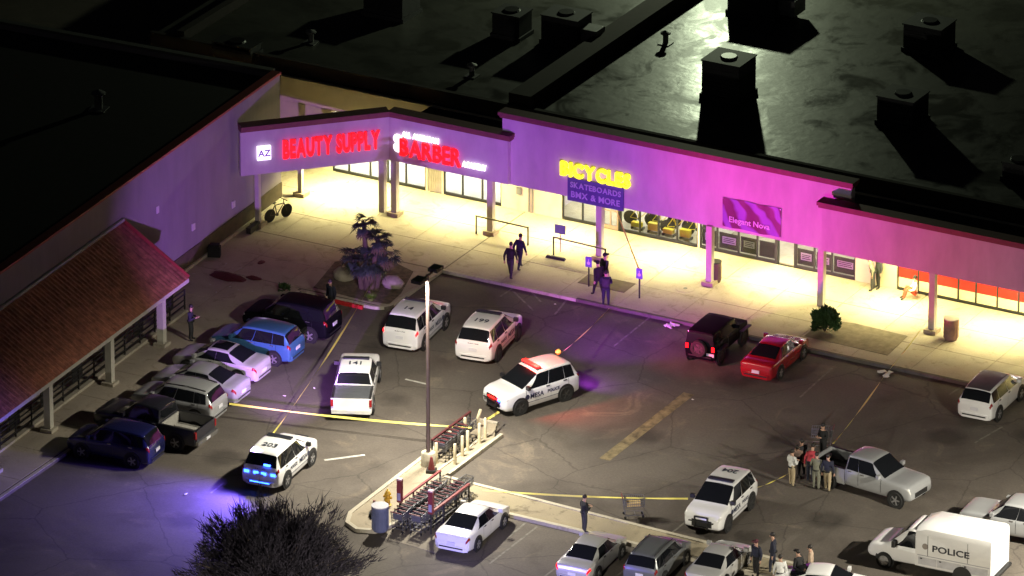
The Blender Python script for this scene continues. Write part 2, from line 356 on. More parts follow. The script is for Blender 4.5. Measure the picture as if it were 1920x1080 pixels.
cornice(-8.95, -2.38, Y1, FT1); cornice(-3.1, 15.45, Y2, FT2); cornice(14.2, 45, Y3, FT3)
e = Vector((1, 1)).normalized()
for d0, d1, z0, z1 in ((.1, .42, 0, .13), (.2, .5, .132, .302)):
    W(MB().prism([cA+n45*d0+Vector((.02, 0)), cB+n45*d0, cB-n45*d1, cA-n45*d1], FT1+z0, FT1+z1)).build('cornice', TRIM, mall)
# soffits, canopy deck
W(MB().box(-2.9, 14.3, Y2+.42, 8.2, 3.14, 3.22)).build('soffit', SOFF, mall)
W(MB().box(-8.98, -2.92, Y1+.36, 8.2, 3.24, 3.32)).build('soffit', SOFF, mall)
W(MB().box(14.32, 45, Y3+.42, 8.2, 3.52, 3.6)).build('soffit', SOFF, mall)
ROOFM = None
def roofmat():
    m = bpy.data.materials.new('wet_roof_membrane'); m.use_nodes = True; nt = m.node_tree; b = nt.nodes['Principled BSDF']; L = nt.links.new
    gm = nt.nodes.new('ShaderNodeNewGeometry')
    def noise(s_, d=5, r=.6, di=0):
        n = nt.nodes.new('ShaderNodeTexNoise'); n.inputs['Scale'].default_value = s_; n.inputs['Detail'].default_value = d; n.inputs['Roughness'].default_value = r; n.inputs['Distortion'].default_value = di
        L(gm.outputs['Position'], n.inputs['Vector']); return n.outputs['Fac']
    r = nt.nodes.new('ShaderNodeValToRGB'); r.color_ramp.elements[0].position = .35; r.color_ramp.elements[1].position = .65
    r.color_ramp.elements[0].color = (.050, .050, .043, 1); r.color_ramp.elements[1].color = (.075, .075, .063, 1); L(noise(.35, 6, .6, .6), r.inputs[0]); L(r.outputs[0], b.inputs['Base Color'])
    rr = nt.nodes.new('ShaderNodeMapRange'); rr.inputs[1].default_value = .36; rr.inputs[2].default_value = .52; rr.inputs[3].default_value = .30; rr.inputs[4].default_value = .50
    L(noise(.45, 4, .6, .8), rr.inputs[0]); L(rr.outputs[0], b.inputs['Roughness'])
    bp = nt.nodes.new('ShaderNodeBump'); bp.inputs['Strength'].default_value = .30; bp.inputs['Distance'].default_value = .05
    L(noise(1.6, 3, .5, .3), bp.inputs['Height']); L(bp.outputs[0], b.inputs['Normal']); return m
ROOFM = roofmat()
W(MB().box(-25, 45, 9.0, 36, 4.7, 5.0)).build('roof', ROOFM, mall)
W(MB().box(-9, 45, 5.0, 8.98, 4.3, 4.55)).build('canopy_roof', mat('canopy_roof_dark', (.05, .047, .042), .9), mall)
W(MB().box(-25, 45, 8.72, 8.98, 4.56, 5.25)).build('parapet', mat('parapet_dark', (.03, .022, .02), .95), mall)
W(MB().box(-5.1, -3.9, 9.0, 36, 5.0, 5.75)).build('parapet', MATS['parapet_dark'], mall)  # made wide and dark so its colour also stands in for its shadow
W(MB().box(-23.6, -23.2, 8.99, 36, 5.0, 5.5)).build('parapet', MATS['parapet_dark'], mall)
W(MB().box(-25, 45, 36.01, 36.3, 0, 5.3)).build('rear_wall', STUCW, mall)
# storefront: piers and glazed bays
PW = lambda x: Uy(x, 350+(x-800)*.215, 8.3).x
bays = [('barber', [625, 655, 695, 728, 762, 800]), ('barber2', [833, 868, 905, 942]), ('bike', [1055, 1093, 1128]), ('bike2', [1163, 1200, 1235, 1270, 1310]),
        ('deco', [1313, 1345, 1385, 1420, 1456]), ('deco2', [1492, 1527, 1560, 1605]), ('red', [1683, 1722, 1755, 1797, 1830, 1870, 1910, 1950, 1990, 2030])]
edges = [(-18.6, PW(625))]
for (n1, a), (n2, b) in zip(bays[:-1], bays[1:]): edges.append((PW(a[-1]), PW(b[0])))
edges.append((PW(2030), 45))
DOORS = [(PW(803), PW(830), 'grey'), (PW(1130), PW(1161), 'glass'), (PW(1459), PW(1490), 'open')]
for x0, x1 in edges:
    if x1-x0 < .35:
        W(MB().box(x0, x1, 8.2, 8.45, .0, 3.3)).build('pier', STUCW, mall); continue
    ds = [d for d in DOORS if d[0] >= x0-.2 and d[1] <= x1+.2]
    if ds:
        d = ds[0]
        W(MB().box(x0, d[0], 8.2, 8.45, 0, 3.3).box(d[1], x1, 8.2, 8.45, 0, 3.3).box(d[0], d[1], 8.2, 8.45, 2.25, 3.3)).build('pier', FRAME if d[2] != 'grey' else STUCW, mall)
    else: W(MB().box(x0, x1, 8.2, 8.5, 0, 3.3)).build('wall', STUCW, mall)
W(MB().box(-18.6, 45, 8.22, 8.45, 3.3, 4.56)).build('wall', STUCW, mall)
for x0, x1, kd in DOORS:
    if kd == 'grey':
        d = W(MB().box(x0+.04, x1-.04, 8.26, 8.33, .15, 2.24)).build('door', mat('door_tan', (.34, .29, .22), .7), mall)
        for i in range(5):
            a = x0+.1+(x1-x0-.2)*i/5; W(MB().box(a+.02, a+(x1-x0-.2)/5-.02, 8.235, 8.258, .25, 2.15)).build('slat', MATS['door_tan'], d)
    elif kd == 'glass':
        d = W(MB().box(x0, x0+.1, 8.24, 8.32, .15, 2.24).box(x1-.1, x1, 8.24, 8.32, .15, 2.24).box(x0+.1, x1-.1, 8.24, 8.32, .15, .33).box(x0+.1, x1-.1, 8.24, 8.32, 1.05, 1.12).box((x0+x1)/2-.03, (x0+x1)/2+.03, 8.245, 8.31, .33, 1.05)).build('door', mat('door_pink', (.35, .24, .19), .6), mall)
        W(MB().box(x0+.1, x1-.1, 8.27, 8.28, .33, 2.2)).build('pane', SGLASS, d)
def poster(parent, x0, x1, z0, z1, m, y=8.40, name='window_poster'):
    return W(MB().box(x0, x1, y, y+.015, z0, z1)).build(name, m, parent)
DECB = mat('black_decal', (.02, .022, .024), .4); DECW = mat('white_decal', (.72, .74, .72), .5); REDB = mat('red_window_band', (.50, .018, .010), .5)
FROST = mat('frosted_film', (.78, .66, .40), .7); YEL = mat('yellow_merch', (.75, .62, .03), .5, var=.15)
for kind, xs in bays:
    X = [PW(x) for x in xs]; mb = MB()
    mb.box(X[0], X[-1], 8.25, 8.33, .15, .27); mb.box(X[0], X[-1], 8.25, 8.33, 2.9, 3.0)
    if not kind.startswith('deco') and kind != 'red': mb.box(X[0]+.03, X[-1]-.03, 8.255, 8.325, 1.42, 1.50)
    for i, x in enumerate(X):
        w = .07 if i in (0, len(X)-1) else .035
        mb.box(x-w, x+w, 8.245, 8.335, .27, 2.9)
    win = W(mb).build('window', FRAME, mall)
    for a, b in zip(X[:-1], X[1:]):
        W(MB().box(a+.035, b-.035, 8.285, 8.295, .27, 2.9)).build('pane', SGLASS, win)
    for i, (a, b) in enumerate(zip(X[:-1], X[1:])):
        if kind.startswith('deco'):
            poster(win, a+.05, b-.05, .3, 1.1, DECB); 
            if i % 4 != 3: poster(win, a+.22, b-.2, .55+.02*i, .92, DECW, 8.380, 'notice_board')
            if i % 2 == 0: poster(win, a+.08, b-.08, 1.5, 2.85, DECB, 8.41)
            for q in range(3): poster(win, a+.28, b-.26-.05*(q % 2), .62+.02*i+.09*q, .655+.02*i+.09*q, DECB, 8.372, 'printed_line')
        if kind == 'red':
            poster(win, a+.05, b-.05, .78, 1.6, REDB, 8.262, name='window_banner'); poster(win, a+.05, b-.05, .28, .77, FROST, 8.262, name='window_film')
# lit interiors
LAMPM = mat('ceiling_panel_lit', (.9, .9, .85), .5, emit=(1, .97, .88), es=40.0)
def room(x0, x1, floor, wall, es=True):
    r_ = W(MB().box(x0, x1, 13.4, 13.5, .1, 3.5)).build('interior_wall', wall, mall)
    W(MB().box(x0, x1, 8.46, 13.4, .08, .16)).build('interior_floor', floor, mall)
    W(MB().box(x0, x1, 8.46, 13.4, 3.32, 3.4)).build('interior_ceiling', INTW, mall)
    W(MB().box(x0-.05, x0, 8.46, 13.4, .1, 3.5)).build('interior_wall', wall, mall)
    n = max(2, int((x1-x0)/2.2))
    for i in range(n):
        c = x0+(x1-x0)*(i+.5)/n
        W(MB().box(c-.5, c+.5, 9.2, 9.7, 3.26, 3.31).box(c-.5, c+.5, 11.2, 11.7, 3.26, 3.31)).build('ceiling_panel', LAMPM, mall)
room(-18, -4.6, INTF, INTW); room(-2.4, 6.1, mat('shop_floor', (.52, .48, .36), .6), INTW)
room(6.2, 14.2, mat('dark_shop_floor', (.33, .30, .24), .6), INTW); room(15.6, 30, INTF, INTW)
# columns
COLS = []
for px in [(482, 425), (562, 368), (715, 398), (738, 405), (918, 440), (1122, 487), (1328, 535), (1537, 575), (1745, 625), (1955, 672)]:
    p = U(*px, .15); COLS.append(p)
    wd = .11 if px[0] < 600 else .15
    c = W(MB().box(p.x-wd, p.x+wd, p.y+.0, p.y+2*wd, .15, 3.24 if p.x < -3 else 3.14 if p.x < 14.2 else 3.52)).build('column', COLM, mall)
    if px[0] not in (715, 1537): W(MB().box(p.x-.3, p.x+.3, p.y-.15, p.y+.45, .15, .34)).build('column_base', mat('column_footing', (.34, .27, .20), .8, var=.2), c)
for x in CANX:
    W(MB().box(x-1.55, x+1.55, 6.02, 6.78, 2.93, 3.13)).build('canopy_lamp', WHITEP, mall)
W(MB().box(-13.5, -12.5, 5.3, 5.9, 3.0, 3.23)).build('canopy_lamp', WHITEP, mall)
# small service items on the cream wall between the shops
W(MB().box(-4.2, -3.95, 8.1, 8.2, 1.0, 1.35)).build('meter_box', GALV, mall); W(MB().box(-3.55, -3.49, 8.13, 8.19, .2, 2.9).box(-3.35, -3.31, 8.13, 8.19, .2, 2.9)).build('conduit', GALV, mall)

# ------------------------------------------------------------------ signs
def sign_letters(root, s, cap, width, m, origin, off=.03, ext=.07, name='letter'):
    size = cap/.70; items = []; x = 0
    for c in s:
        if c == ' ': x += .30*size; continue
        me = text_mesh(c, size, ext, off*size, m); xs = [v.co.x for v in me.vertices]; w = max(xs)-min(xs)
        items.append((me, x+w/2-(max(xs)+min(xs))/2)); x += w+.085*size
    x -= .085*size; k = width/x
    for me, cx in items:
        o = bpy.data.objects.new(name, me); col.objects.link(o); o.parent = root
        o.matrix_local = Matrix.Translation(Vector(origin)+Vector(((cx-x/2)*k, 0, 0))) @ Matrix.Rotation(R(90), 4, 'X') @ Matrix.Diagonal((k, 1, 1, 1))
RLED = mat('red_letters_lit', (.8, .02, .02), .4, emit=(1, .008, .012), es=1.6); YLED = mat('yellow_letters_lit', (.9, .8, .05), .4, emit=(1, .93, .012), es=1.5)
WLED = mat('white_letters_lit', (.9, .9, .9), .4, emit=(.95, .9, 1), es=2.2); RETN = mat('letter_return', (.12, .02, .02), .5)
mid = (cA+cB)/2; bs = thing('shop_sign', (mid.x+n45.x*.02, mid.y+n45.y*.02, (FB1+FT1)/2), R(45), 'lit red channel letter BEAUTY SUPPLY sign on the angled corner fascia', 'shop sign')
sign_letters(bs, 'BEAUTY SUPPLY', .88, 4.75, RLED, (.78, -.09, -.02), .03, .07)
lb = MB().box(-2.5-.36, -2.5+.30, -.16, -.003, -.36, .34).build('logo_box', mat('logo_face_lit', (.9, .88, .95), .4, emit=(.86, .8, 1), es=1.7), bs)
o = obj('logo_letters', text_mesh('AZ', .46, .006, .01, mat('logo_violet', (.45, .3, .7), .4)), lb); o.matrix_local = Matrix.Translation((-2.53, -.17, -.02)) @ Matrix.Rotation(R(90), 4, 'X')
def at_sign(px, py, y): q = Uy(px, py, y); return (q.x, q.y, q.z)
ba = thing('shop_sign', at_sign(808, 287, Y1-.02), 0, 'lit barber academy sign with red BARBER letters and small white lettering', 'shop sign')
sign_letters(ba, 'BARBER', .88, 3.3, RLED, (0, -.08, 0), .012, .07)
sign_letters(ba, 'ALL AMERICAN', .27, 2.0, WLED, (-.55, -.06, .68), .02, .04)
sign_letters(ba, 'ACADEMY', .28, 1.3, WLED, (2.38, -.06, -.20), .02, .04)
for q in range(2): MB().lathe([(.17, 0), (.25, -.03), (.17, -.06)], 14, (-1.78, -.02, .40-.44*q), 'y').build('logo_ring', WLED, ba, True)
bi = thing('shop_sign', at_sign(1118, 328, Y2-.02), 0, 'glowing yellow BICYCLES channel letter sign above a blue panel', 'shop sign')
sign_letters(bi, 'BICYCLES', .66, 3.7, YLED, (0, -.1, 0), .03, .09)
pn = thing('sign_panel', (2.05, Y2-.02, 3.42), 0, 'dark violet sign panel with pale letters hanging under the BICYCLES letters', 'sign panel')
MB().box(-1.5, 1.48, -.08, -.004, -.46, .72).build('panel', mat('panel_violet', (.10, .085, .26), .5), pn)
PALE = mat('pale_letters', (.44, .42, .62), .5)
sign_letters(pn, 'SKATEBOARDS', .27, 2.7, PALE, (0, -.092, .36), .02, .012); sign_letters(pn, 'BMX & MORE', .30, 2.6, PALE, (0, -.092, -.12), .02, .012)
bn = thing('banner', (10.25, Y2-.02, 3.98), 0, 'violet and dark red vinyl banner reading Elegant Nova on the pink fascia', 'banner')
mb = MB(); N = 14
for i in range(N+1):
    for zz in (-.72, -.2, .3, .74):
        mb.v.append((-1.52+3.04*i/N, -.03-.018*math.sin(i*1.7+zz*3), zz-.02*math.sin(i*.9)))
for i in range(N):
    for j in range(3): mb.f.append((i*4+j, (i+1)*4+j, (i+1)*4+j+1, i*4+j+1))
def bannermat():
    m = mat('banner_vinyl', (.16, .02, .13), .45, var=.3); nt = m.node_tree; b = nt.nodes['Principled BSDF']
    tc = nt.nodes.new('ShaderNodeTexCoord'); wv = nt.nodes.new('ShaderNodeTexWave'); wv.inputs['Scale'].default_value = .55; wv.inputs['Distortion'].default_value = 7; wv.bands_direction = 'DIAGONAL'
    nt.links.new(tc.outputs['Object'], wv.inputs[0]); r = nt.nodes.new('ShaderNodeValToRGB'); r.color_ramp.elements[0].position = .35; r.color_ramp.elements[1].position = .8
    r.color_ramp.elements[0].color = (.10, .012, .05, 1); r.color_ramp.elements[1].color = (.22, .10, .42, 1); nt.links.new(wv.outputs[1], r.inputs[0]); nt.links.new(r.outputs[0], b.inputs['Base Color']); return m
mb.build('cloth', bannermat(), bn, True)
o = obj('lettering', text_mesh('Elegant Nova', .40, .004, .006, mat('banner_letters', (.62, .58, .72), .5)), bn); o.matrix_local = Matrix.Translation((-.1, -.075, -.3)) @ Matrix.Rotation(R(90), 4, 'X')
for x in (-1.5, 1.5):
    for z in (-.7, .7): MB().lathe([(0, 0), (.03, 0), (.03, -.05), (0, -.05)], 8, (x, 0, z), 'y').build('grommet', STEEL, bn)

# ------------------------------------------------------------------ building on the left
LA = math.atan2(.048, 1.0)
lbld = thing('side_building', (-14.8, 3.9, 0), LA-R(90), 'dark roofed side building with violet lit wall and red tiled canopy', 'building')
# local frame: +x runs along the wall towards the camera (t), +y points into the lot (offset)
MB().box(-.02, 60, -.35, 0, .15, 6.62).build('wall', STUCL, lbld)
MB().box(-.02, 15.6, -.001+.004, .05, .15, 1.05).build('dado', DADO, lbld); MB().box(-.02, 60, .0535, .14, .15, .30).build('base_kerb', KERBM, lbld)
MB().box(-.06, 60, -.42, .07, 6.625, 6.74).build('wall_cap', CAPM, lbld)  # red light along the cap edge is put into its colour
MB().box(0.02, 60, -26, -.36, 6.0, 6.35).build('roof', mat('left_roof', (.035, .034, .03), .95), lbld)
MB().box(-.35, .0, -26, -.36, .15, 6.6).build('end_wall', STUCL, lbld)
MB().box(-.38, -.02, -26, -.44, 6.605, 6.72).build('wall_cap', mat('grey_cap', (.16, .16, .145), .8), lbld)
T0 = 15.75; T1 = 60; EO, EZ, RZ = 3.42, 2.82, 4.98
TILEM = mat('red_tile', (.44, .165, .10), .85, var=.40, scale=2.5, bump=.3, bscale=25)
MB().add([(T0, 0, RZ-.1), (T1, 0, RZ-.1), (T1, EO, EZ-.1), (T0, EO, EZ-.1), (T0, 0, RZ-.25), (T1, 0, RZ-.25), (T1, EO, EZ-.25), (T0, EO, EZ-.25)], [(0, 1, 2, 3), (7, 6, 5, 4), (0, 3, 7, 4), (3, 2, 6, 7), (2, 1, 5, 6), (1, 0, 4, 5)]).build('canopy_deck', mat('deck_brown', (.2, .06, .04), .8), lbld)
tm = MB(); nc = 12; tw = .30; sl = Vector((0, EO, EZ-RZ)); nrm = Vector((0, RZ-EZ, EO)).normalized()
for c in range(nc):
    a0 = c/nc; a1 = (c+1.12)/nc
    for i in range(int((38-T0)/tw)):
        x0 = T0+i*tw+random.uniform(-.012, .012); h = .016+random.uniform(-.010, .022)
        p = [Vector((x, 0, RZ-.1))+sl*a for x, a in ((x0+.01, a0), (x0+tw*.5, a0), (x0+tw-.01, a0), (x0+.01, a1), (x0+tw*.5, a1), (x0+tw-.01, a1))]
        q = [p[0]+nrm*.005, p[1]+nrm*.015, p[2]+nrm*.005, p[3]+nrm*h*.45, p[4]+nrm*(h+.010), p[5]+nrm*h*.45]
        tm.add(q+[p[3], p[5]], [(0, 1, 4, 3), (1, 2, 5, 4), (3, 4, 5, 7, 6)])
t_ = tm.build('roof_tiles', TILEM, lbld); t_['kind'] = 'stuff'
MB().tube([(T0-.02, .06, RZ+.02), (38, .06, RZ+.02)], .09, 8).build('ridge_flashing', mat('flashing', (.42, .40, .42), .6), lbld)
MB().bar((T0-.03, .1, RZ-.1), (T0-.03, EO, EZ-.1), .06, .26).build('barge_board', CAPM, lbld)
MB().box(T0, T1, EO-.08, EO+.03, EZ-.32, EZ-.12).build('eave_beam', COLL, lbld)
for t in (17.96, 22.9, 28.6, 33.6, 38.6):
    c = MB().box(t-.16, t+.16, 3.02, 3.34, .15, EZ-.25).build('column', COLL, lbld)
    MB().box(t-.3, t+.3, 2.88, 3.48, .15, .30).build('column_base', KERBM, c)
for t, z, w in ((12.37, 4.23, .10), (4.9, 1.72, .14), (8.92, 2.07, .14)):
    MB().box(t-w, t+w, .002, .05, z-.17, z+.17).build('wall_plate', mat('plate_pale', (.6, .55, .58), .5), lbld)
MB().box(14.0, 14.25, .002, .22, 2.2, 2.75).build('wall_box', DARKM, lbld)
rv = thing('roof_vent', (*U(185, 205, 6.35)[:2], 6.35), .2, 'small pale vent pipe on the dark left roof', 'roof vent')
MB().lathe([(.2, 0), (.2, .75), (.34, .78), (.34, .86), (.0, 1.02)], 12).build('pipe', GALV, rv, True); MB().box(-.4, .4, -.4, .4, -.02, .06).build('flashing', GALV, rv)
# iron railing of the raised walk under the tiled canopy
rl = thing('iron_railing', lbld.matrix_basis @ Vector((14.1, 2.3, .15)), LA-R(90), 'dark iron railing on a low kerb under the red tiled canopy', 'railing')
MB().box(-.1, 24, -.12, .12, -.02, .12).build('low_kerb', KERBM, rl)
for i in range(17): MB().box(i*1.45-.03, i*1.45+.03, -.03, .03, .12, 1.15).build('post', WIREB, rl)
for z in (.35, .62, .9, 1.12): MB().bar((-.05, 0, z), (24, 0, z), .05).build('rail', WIREB, rl)
for i in range(8):
    MB().box(i*2.9+.25, i*2.9+1.2, -.5, -.46, .15, 1.3).build('side_panel', DARKM, rl)

# ------------------------------------------------------------------ roof plant
ACM = mat('plant_grey', (.025, .025, .028), .7, var=.2)
def ac_unit(px, sx, sy, sz, label, rz=0, z=5.0, duct=False):
    p = U(*px, z); t = thing('rooftop_unit', (p.x, p.y, z), rz, label, 'air conditioner', 'rooftop air conditioning units')
    MB().box(-sx/2-.08, sx/2+.08, -sy/2-.08, sy/2+.08, -.02, .22).build('curb', ACM, t)
    MB().box(-sx/2, sx/2, -sy/2, sy/2, .22, sz).build('housing', ACM, t)
    MB().box(-sx/2-.05, sx/2+.05, -sy/2-.05, sy/2+.05, sz, sz+.06).build('lid', ACM, t)
    MB().lathe([(.0, sz+.14), (.38, sz+.14), (.44, sz+.065)], 16, (0, 0, 0)).build('fan_guard', BLACK, t)
    for i in range(6): MB().box(-sx/2+.12, sx/2-.12, -sy/2-.03, -sy/2-.002, .4+i*(sz-.6)/6, .4+i*(sz-.6)/6+.08).build('louvre', ACM, t)
    if duct: MB().box(sx/2+.002, sx/2+.9, -sy*.3, sy*.3, .3, sz*.7).build('duct', GALV, t)
    return t
ac_unit((960, 66), 1.5, 1.3, 1.25, 'dark boxy rooftop unit with glinting side left of the roof parapet')
ac_unit((1062, 78), 2.0, 1.5, 1.45, 'wide dark rooftop unit right beside the parapet wall', duct=True)
ac_unit((1366, 178), 2.0, 1.8, 1.9, 'tall black rooftop unit standing in the wet glare streak')
ac_unit((1425, 22), 2.6, 2.0, 1.6, 'large rooftop unit with ducts at the top edge casting a dark shadow', duct=True)
ac_unit((1742, 92), 2.0, 1.7, 1.4, 'dim rooftop unit at the upper right of the roof')
ac_unit((1692, 228), 1.9, 1.7, 1.4, 'dim rooftop unit on pale curb above the pink fascia')
ac_unit((735, 25), 2.2, 1.8, 1.2, 'dim rooftop unit at the top edge on the dark left roof half')
ac_unit((1910, 335), 1.2, 1.1, .9, 'small rooftop unit at the right edge of the picture')
ac_unit((445, 98), 2.1, 1.0, .5, 'low black rooftop hatch box near the left roof corner')
for px, lb_ in (((885, 143), 'short rusty vent pipe on the roof behind the corner shop'), ((583, 80), 'small pale vent pipe on the dark roof behind the corner'), ((1248, 82), 'tiny dark vent stub on the bright roof right of the parapet')):
    p = U(*px, 5.0); t = thing('roof_vent', (p.x, p.y, 5), 0, lb_, 'roof vent')
    MB().lathe([(.14, 0), (.14, .5), (.26, .52), (.26, .6), (0, .72)], 10).build('pipe', GALV, t, True); MB().box(-.3, .3, -.3, .3, -.01, .05).build('flashing', GALV, t)
# rear yard lamp mast behind the shops and the next lot mast on the right (both outside the frame, they light the scene)
def mast(name, x, y, h, label, heads):
    t = thing(name, (x, y, 0), 0, label, 'lamp post'); 
    MB().tube([(0, 0, 0), (0, 0, h)], [.10, .07], 12).build('pole', DARKM, t, True)
    MB().lathe([(.33, 0), (.33, .72), (.30, .76), (0, .76)], 18).build('base', KERBM, t, True)
    for (dx, dy) in heads:
        MB().bar((0, 0, h-.05), (dx, dy, h-.02), .07).build('arm', DARKM, t)
        MB().box(dx-.24, dx+.24, dy-.3, dy+.3, h-.06, h+.1).build('lamp_head', DARKM, t)
    return t
m1 = mast('lamp_post', POLE.x, POLE.y, LAMPZ, 'tall slim parking lot lamp post with twin heads on the cart island', [(0, -.75), (0, .75)])
for ch in m1.children:
    if ch.name.startswith('pole'):
        bpy.data.meshes[ch.data.name].materials[0] = mat('pole_bronze', (.15, .11, .10), .45, .3)
mast('lamp_post', 41, -18.9, 9.5, 'parking lot lamp post right of the silver pickup trucks', [(0, -.75), (0, .75)])
mast('lamp_post', 24, -50.9, 9.5, 'parking lot lamp post in the next aisle towards the viewer', [(0, -.75), (0, .75)])
mast('lamp_post', -8, 38, 12.7, 'service yard lamp post behind the shop roofs', [(0, -.75)])
# ------------------------------------------------------------------ vehicles
# station: x, z bottom, z shoulder, half width, z top, half width of top, cabin flag
CARS = {
 'sedan': dict(st=[(-2.30, .40, .70, .74, .74, .62, 0), (-2.22, .27, .92, .86, .97, .70, 0), (-1.92, .22, .96, .90, 1.03, .73, 0), (-1.58, .2, .97, .915, 1.06, .72, 0), (-.72, .2, .96, .92, 1.43, .60, 1), (-.1, .2, .95, .92, 1.48, .63, 1), (.38, .2, .94, .92, 1.45, .62, 1), (1.22, .2, .92, .915, .98, .74, 0), (1.80, .22, .84, .89, .89, .72, 0), (2.16, .26, .74, .82, .78, .66, 0), (2.30, .34, .58, .70, .61, .56, 0)], wb=1.36, r=.335, rear=(3, 4), wind=(6, 7), side=(3.42, 6.72), sidetop=(4.02, 6.0)),
 'suv': dict(st=[(-2.18, .45, .92, .80, .96, .70, 0), (-2.12, .32, 1.08, .88, 1.13, .72, 0), (-1.82, .26, 1.08, .915, 1.64, .67, 1), (-1.2, .24, 1.06, .925, 1.72, .70, 1), (-.3, .24, 1.05, .925, 1.74, .71, 1), (.42, .24, 1.04, .925, 1.68, .69, 1), (1.20, .24, 1.03, .92, 1.10, .75, 0), (1.78, .27, .96, .90, 1.02, .74, 0), (2.08, .30, .86, .84, .91, .70, 0), (2.20, .38, .66, .74, .70, .60, 0)], wb=1.33, r=.36, rear=(1, 2), wind=(5, 6), side=(1.75, 5.7), sidetop=(2.1, 5.0)),
 'psuv': dict(st=[(-2.38, .46, .98, .86, 1.03, .76, 0), (-2.32, .33, 1.12, .94, 1.18, .80, 0), (-1.98, .27, 1.12, .98, 1.76, .70, 1), (-1.4, .25, 1.11, .985, 1.84, .74, 1), (-.5, .25, 1.10, .985, 1.86, .75, 1), (.22, .25, 1.10, .985, 1.79, .72, 1), (1.26, .25, 1.10, .98, 1.19, .84, 0), (1.92, .28, 1.04, .965, 1.12, .83, 0), (2.24, .31, .96, .91, 1.02, .77, 0), (2.38, .40, .78, .80, .82, .68, 0)], wb=1.36, r=.395, rear=(1, 2), wind=(5, 6), side=(1.75, 5.7), sidetop=(2.1, 5.0)),
 'pick': dict(st=[(-.82, .42, 1.18, .965, 1.22, .80, 0), (-.80, .40, 1.19, .97, 1.84, .70, 1), (-.2, .38, 1.18, .975, 1.90, .72, 1), (.55, .38, 1.17, .975, 1.86, .70, 1), (1.32, .38, 1.16, .97, 1.25, .82, 0), (2.3, .40, 1.12, .96, 1.21, .82, 0), (2.66, .44, 1.06, .92, 1.13, .78, 0), (2.76, .5, .80, .86, .84, .72, 0)], wb=1.75, r=.40, rear=(0, 1), wind=(3, 4), side=(1.12, 3.72), sidetop=(1.2, 3.0)),
 'jeep': dict(st=[(-1.98, .55, 1.12, .78, 1.14, .70, 0), (-1.95, .5, 1.16, .80, 1.80, .68, 1), (-1.0, .48, 1.16, .80, 1.84, .69, 1), (.35, .48, 1.15, .80, 1.82, .68, 1), (.78, .48, 1.14, .79, 1.17, .72, 0), (1.75, .5, 1.08, .72, 1.12, .64, 0), (2.0, .55, .98, .66, 1.02, .58, 0), (2.05, .6, .8, .64, .82, .56, 0)], wb=1.3, r=.42, rear=(0, 1), wind=(3, 4), side=(1.1, 3.7), sidetop=(1.12, 3.05)),
}
CARS['psuv']['st'] = [(x*.94, a, b+.02, w, z+.04, t, f) for x, a, b, w, z, t, f in CARS['psuv']['st']]
CARS['crew'] = dict(CARS['pick'], st=[(x-(.42 if i < 2 else .2 if i == 2 else 0), a, b, w, z+.02, t+.03, f) for i, (x, a, b, w, z, t, f) in enumerate(CARS['pick']['st'])])
CARS['tahoe'] = dict(CARS['psuv'], st=[(x*1.02, a, b+.06, w, z+(.10 if f else .06), t+.02, f) for x, a, b, w, z, t, f in CARS['psuv']['st']])
def ring(s):
    x, zb, zs, w, zt, wt, cab = s
    half = [(0, zb), (w*.86, zb), (w*.975, zb+.10), (w, (zb+zs)/2+.04), (w*.985, zs-.05), (w*.945, zs+.02)]
    if cab: half += [(wt, zt-.085), (wt*.86, zt-.025), (0, zt)]
    else: half += [(wt, zt-.02), (wt*.7, zt-.005), (0, zt)]
    return [Vector((x, y, z)) for y, z in half]+[Vector((x, -y, z)) for y, z in reversed(half[1:-1])]
class Surf:
    def __init__(s, st): s.g = [ring(q) for q in st]; s.n = len(s.g)
    def p(s, i, j):
        i = max(0, min(s.n-1-1e-6, i)); i0 = int(i); fi = i-i0; j0 = int(math.floor(j)); fj = j-j0
        def h(p0, p1, p2, p3, t, k):
            m1 = (p2-p0)*.5*k; m2 = (p3-p1)*.5*k; t2 = t*t; t3 = t2*t
            return p1*(2*t3-3*t2+1)+m1*(t3-2*t2+t)+p2*(3*t2-2*t3)+m2*(t3-t2)
        def row(a):
            g = s.g[max(0, min(s.n-1, a))]; return h(g[(j0-1) % 16], g[j0 % 16], g[(j0+1) % 16], g[(j0+2) % 16], fj, .55)
        return h(row(i0-1), row(i0), row(i0+1), row(i0+2), fi, .45)
    def body(s):
        mb = MB(); q = 3; N = (s.n-1)*q+1; M = 32
        for a in range(N):
            for b in range(M): mb.v.append(tuple(s.p(a/q, b/2)))
        for i in range(N-1):
            for j in range(M): mb.f.append((i*M+j, i*M+(j+1) % M, (i+1)*M+(j+1) % M, (i+1)*M+j))
        for e in (0, N-1): mb.f.append(tuple(e*M+j for j in range(M)))
        return mb
    def patch(s, quad, nu=6, nv=6, off=.008, mb=None):
        # quad: four (i, j) corners; a sheet proud of the body
        mb = mb or MB(); k = len(mb.v); c = s.p(s.n/2, 3); 
        P = lambda u, v: s.p(*[(quad[0][d]*(1-u)+quad[1][d]*u)*(1-v)+(quad[3][d]*(1-u)+quad[2][d]*u)*v for d in (0, 1)])
        for a in range(nu+1):
            for b in range(nv+1):
                u, v = a/nu, b/nv; p = P(u, v); e = .02
                du = P(min(1, u+e), v)-P(max(0, u-e), v); dv = P(u, min(1, v+e))-P(u, max(0, v-e)); n = du.cross(dv)
                if n.length > 1e-9: n.normalize()
                else: n = Vector((0, 0, 1))
                ref = p-Vector((p.x*.6, 0, .75))
                if n.dot(ref) < 0: n = -n
                mb.v.append(tuple(p+n*off))
        for a in range(nu):
            for b in range(nv): mb.f.append((k+a*(nv+1)+b, k+(a+1)*(nv+1)+b, k+(a+1)*(nv+1)+b+1, k+a*(nv+1)+b+1))
        return mb
MESH = {}
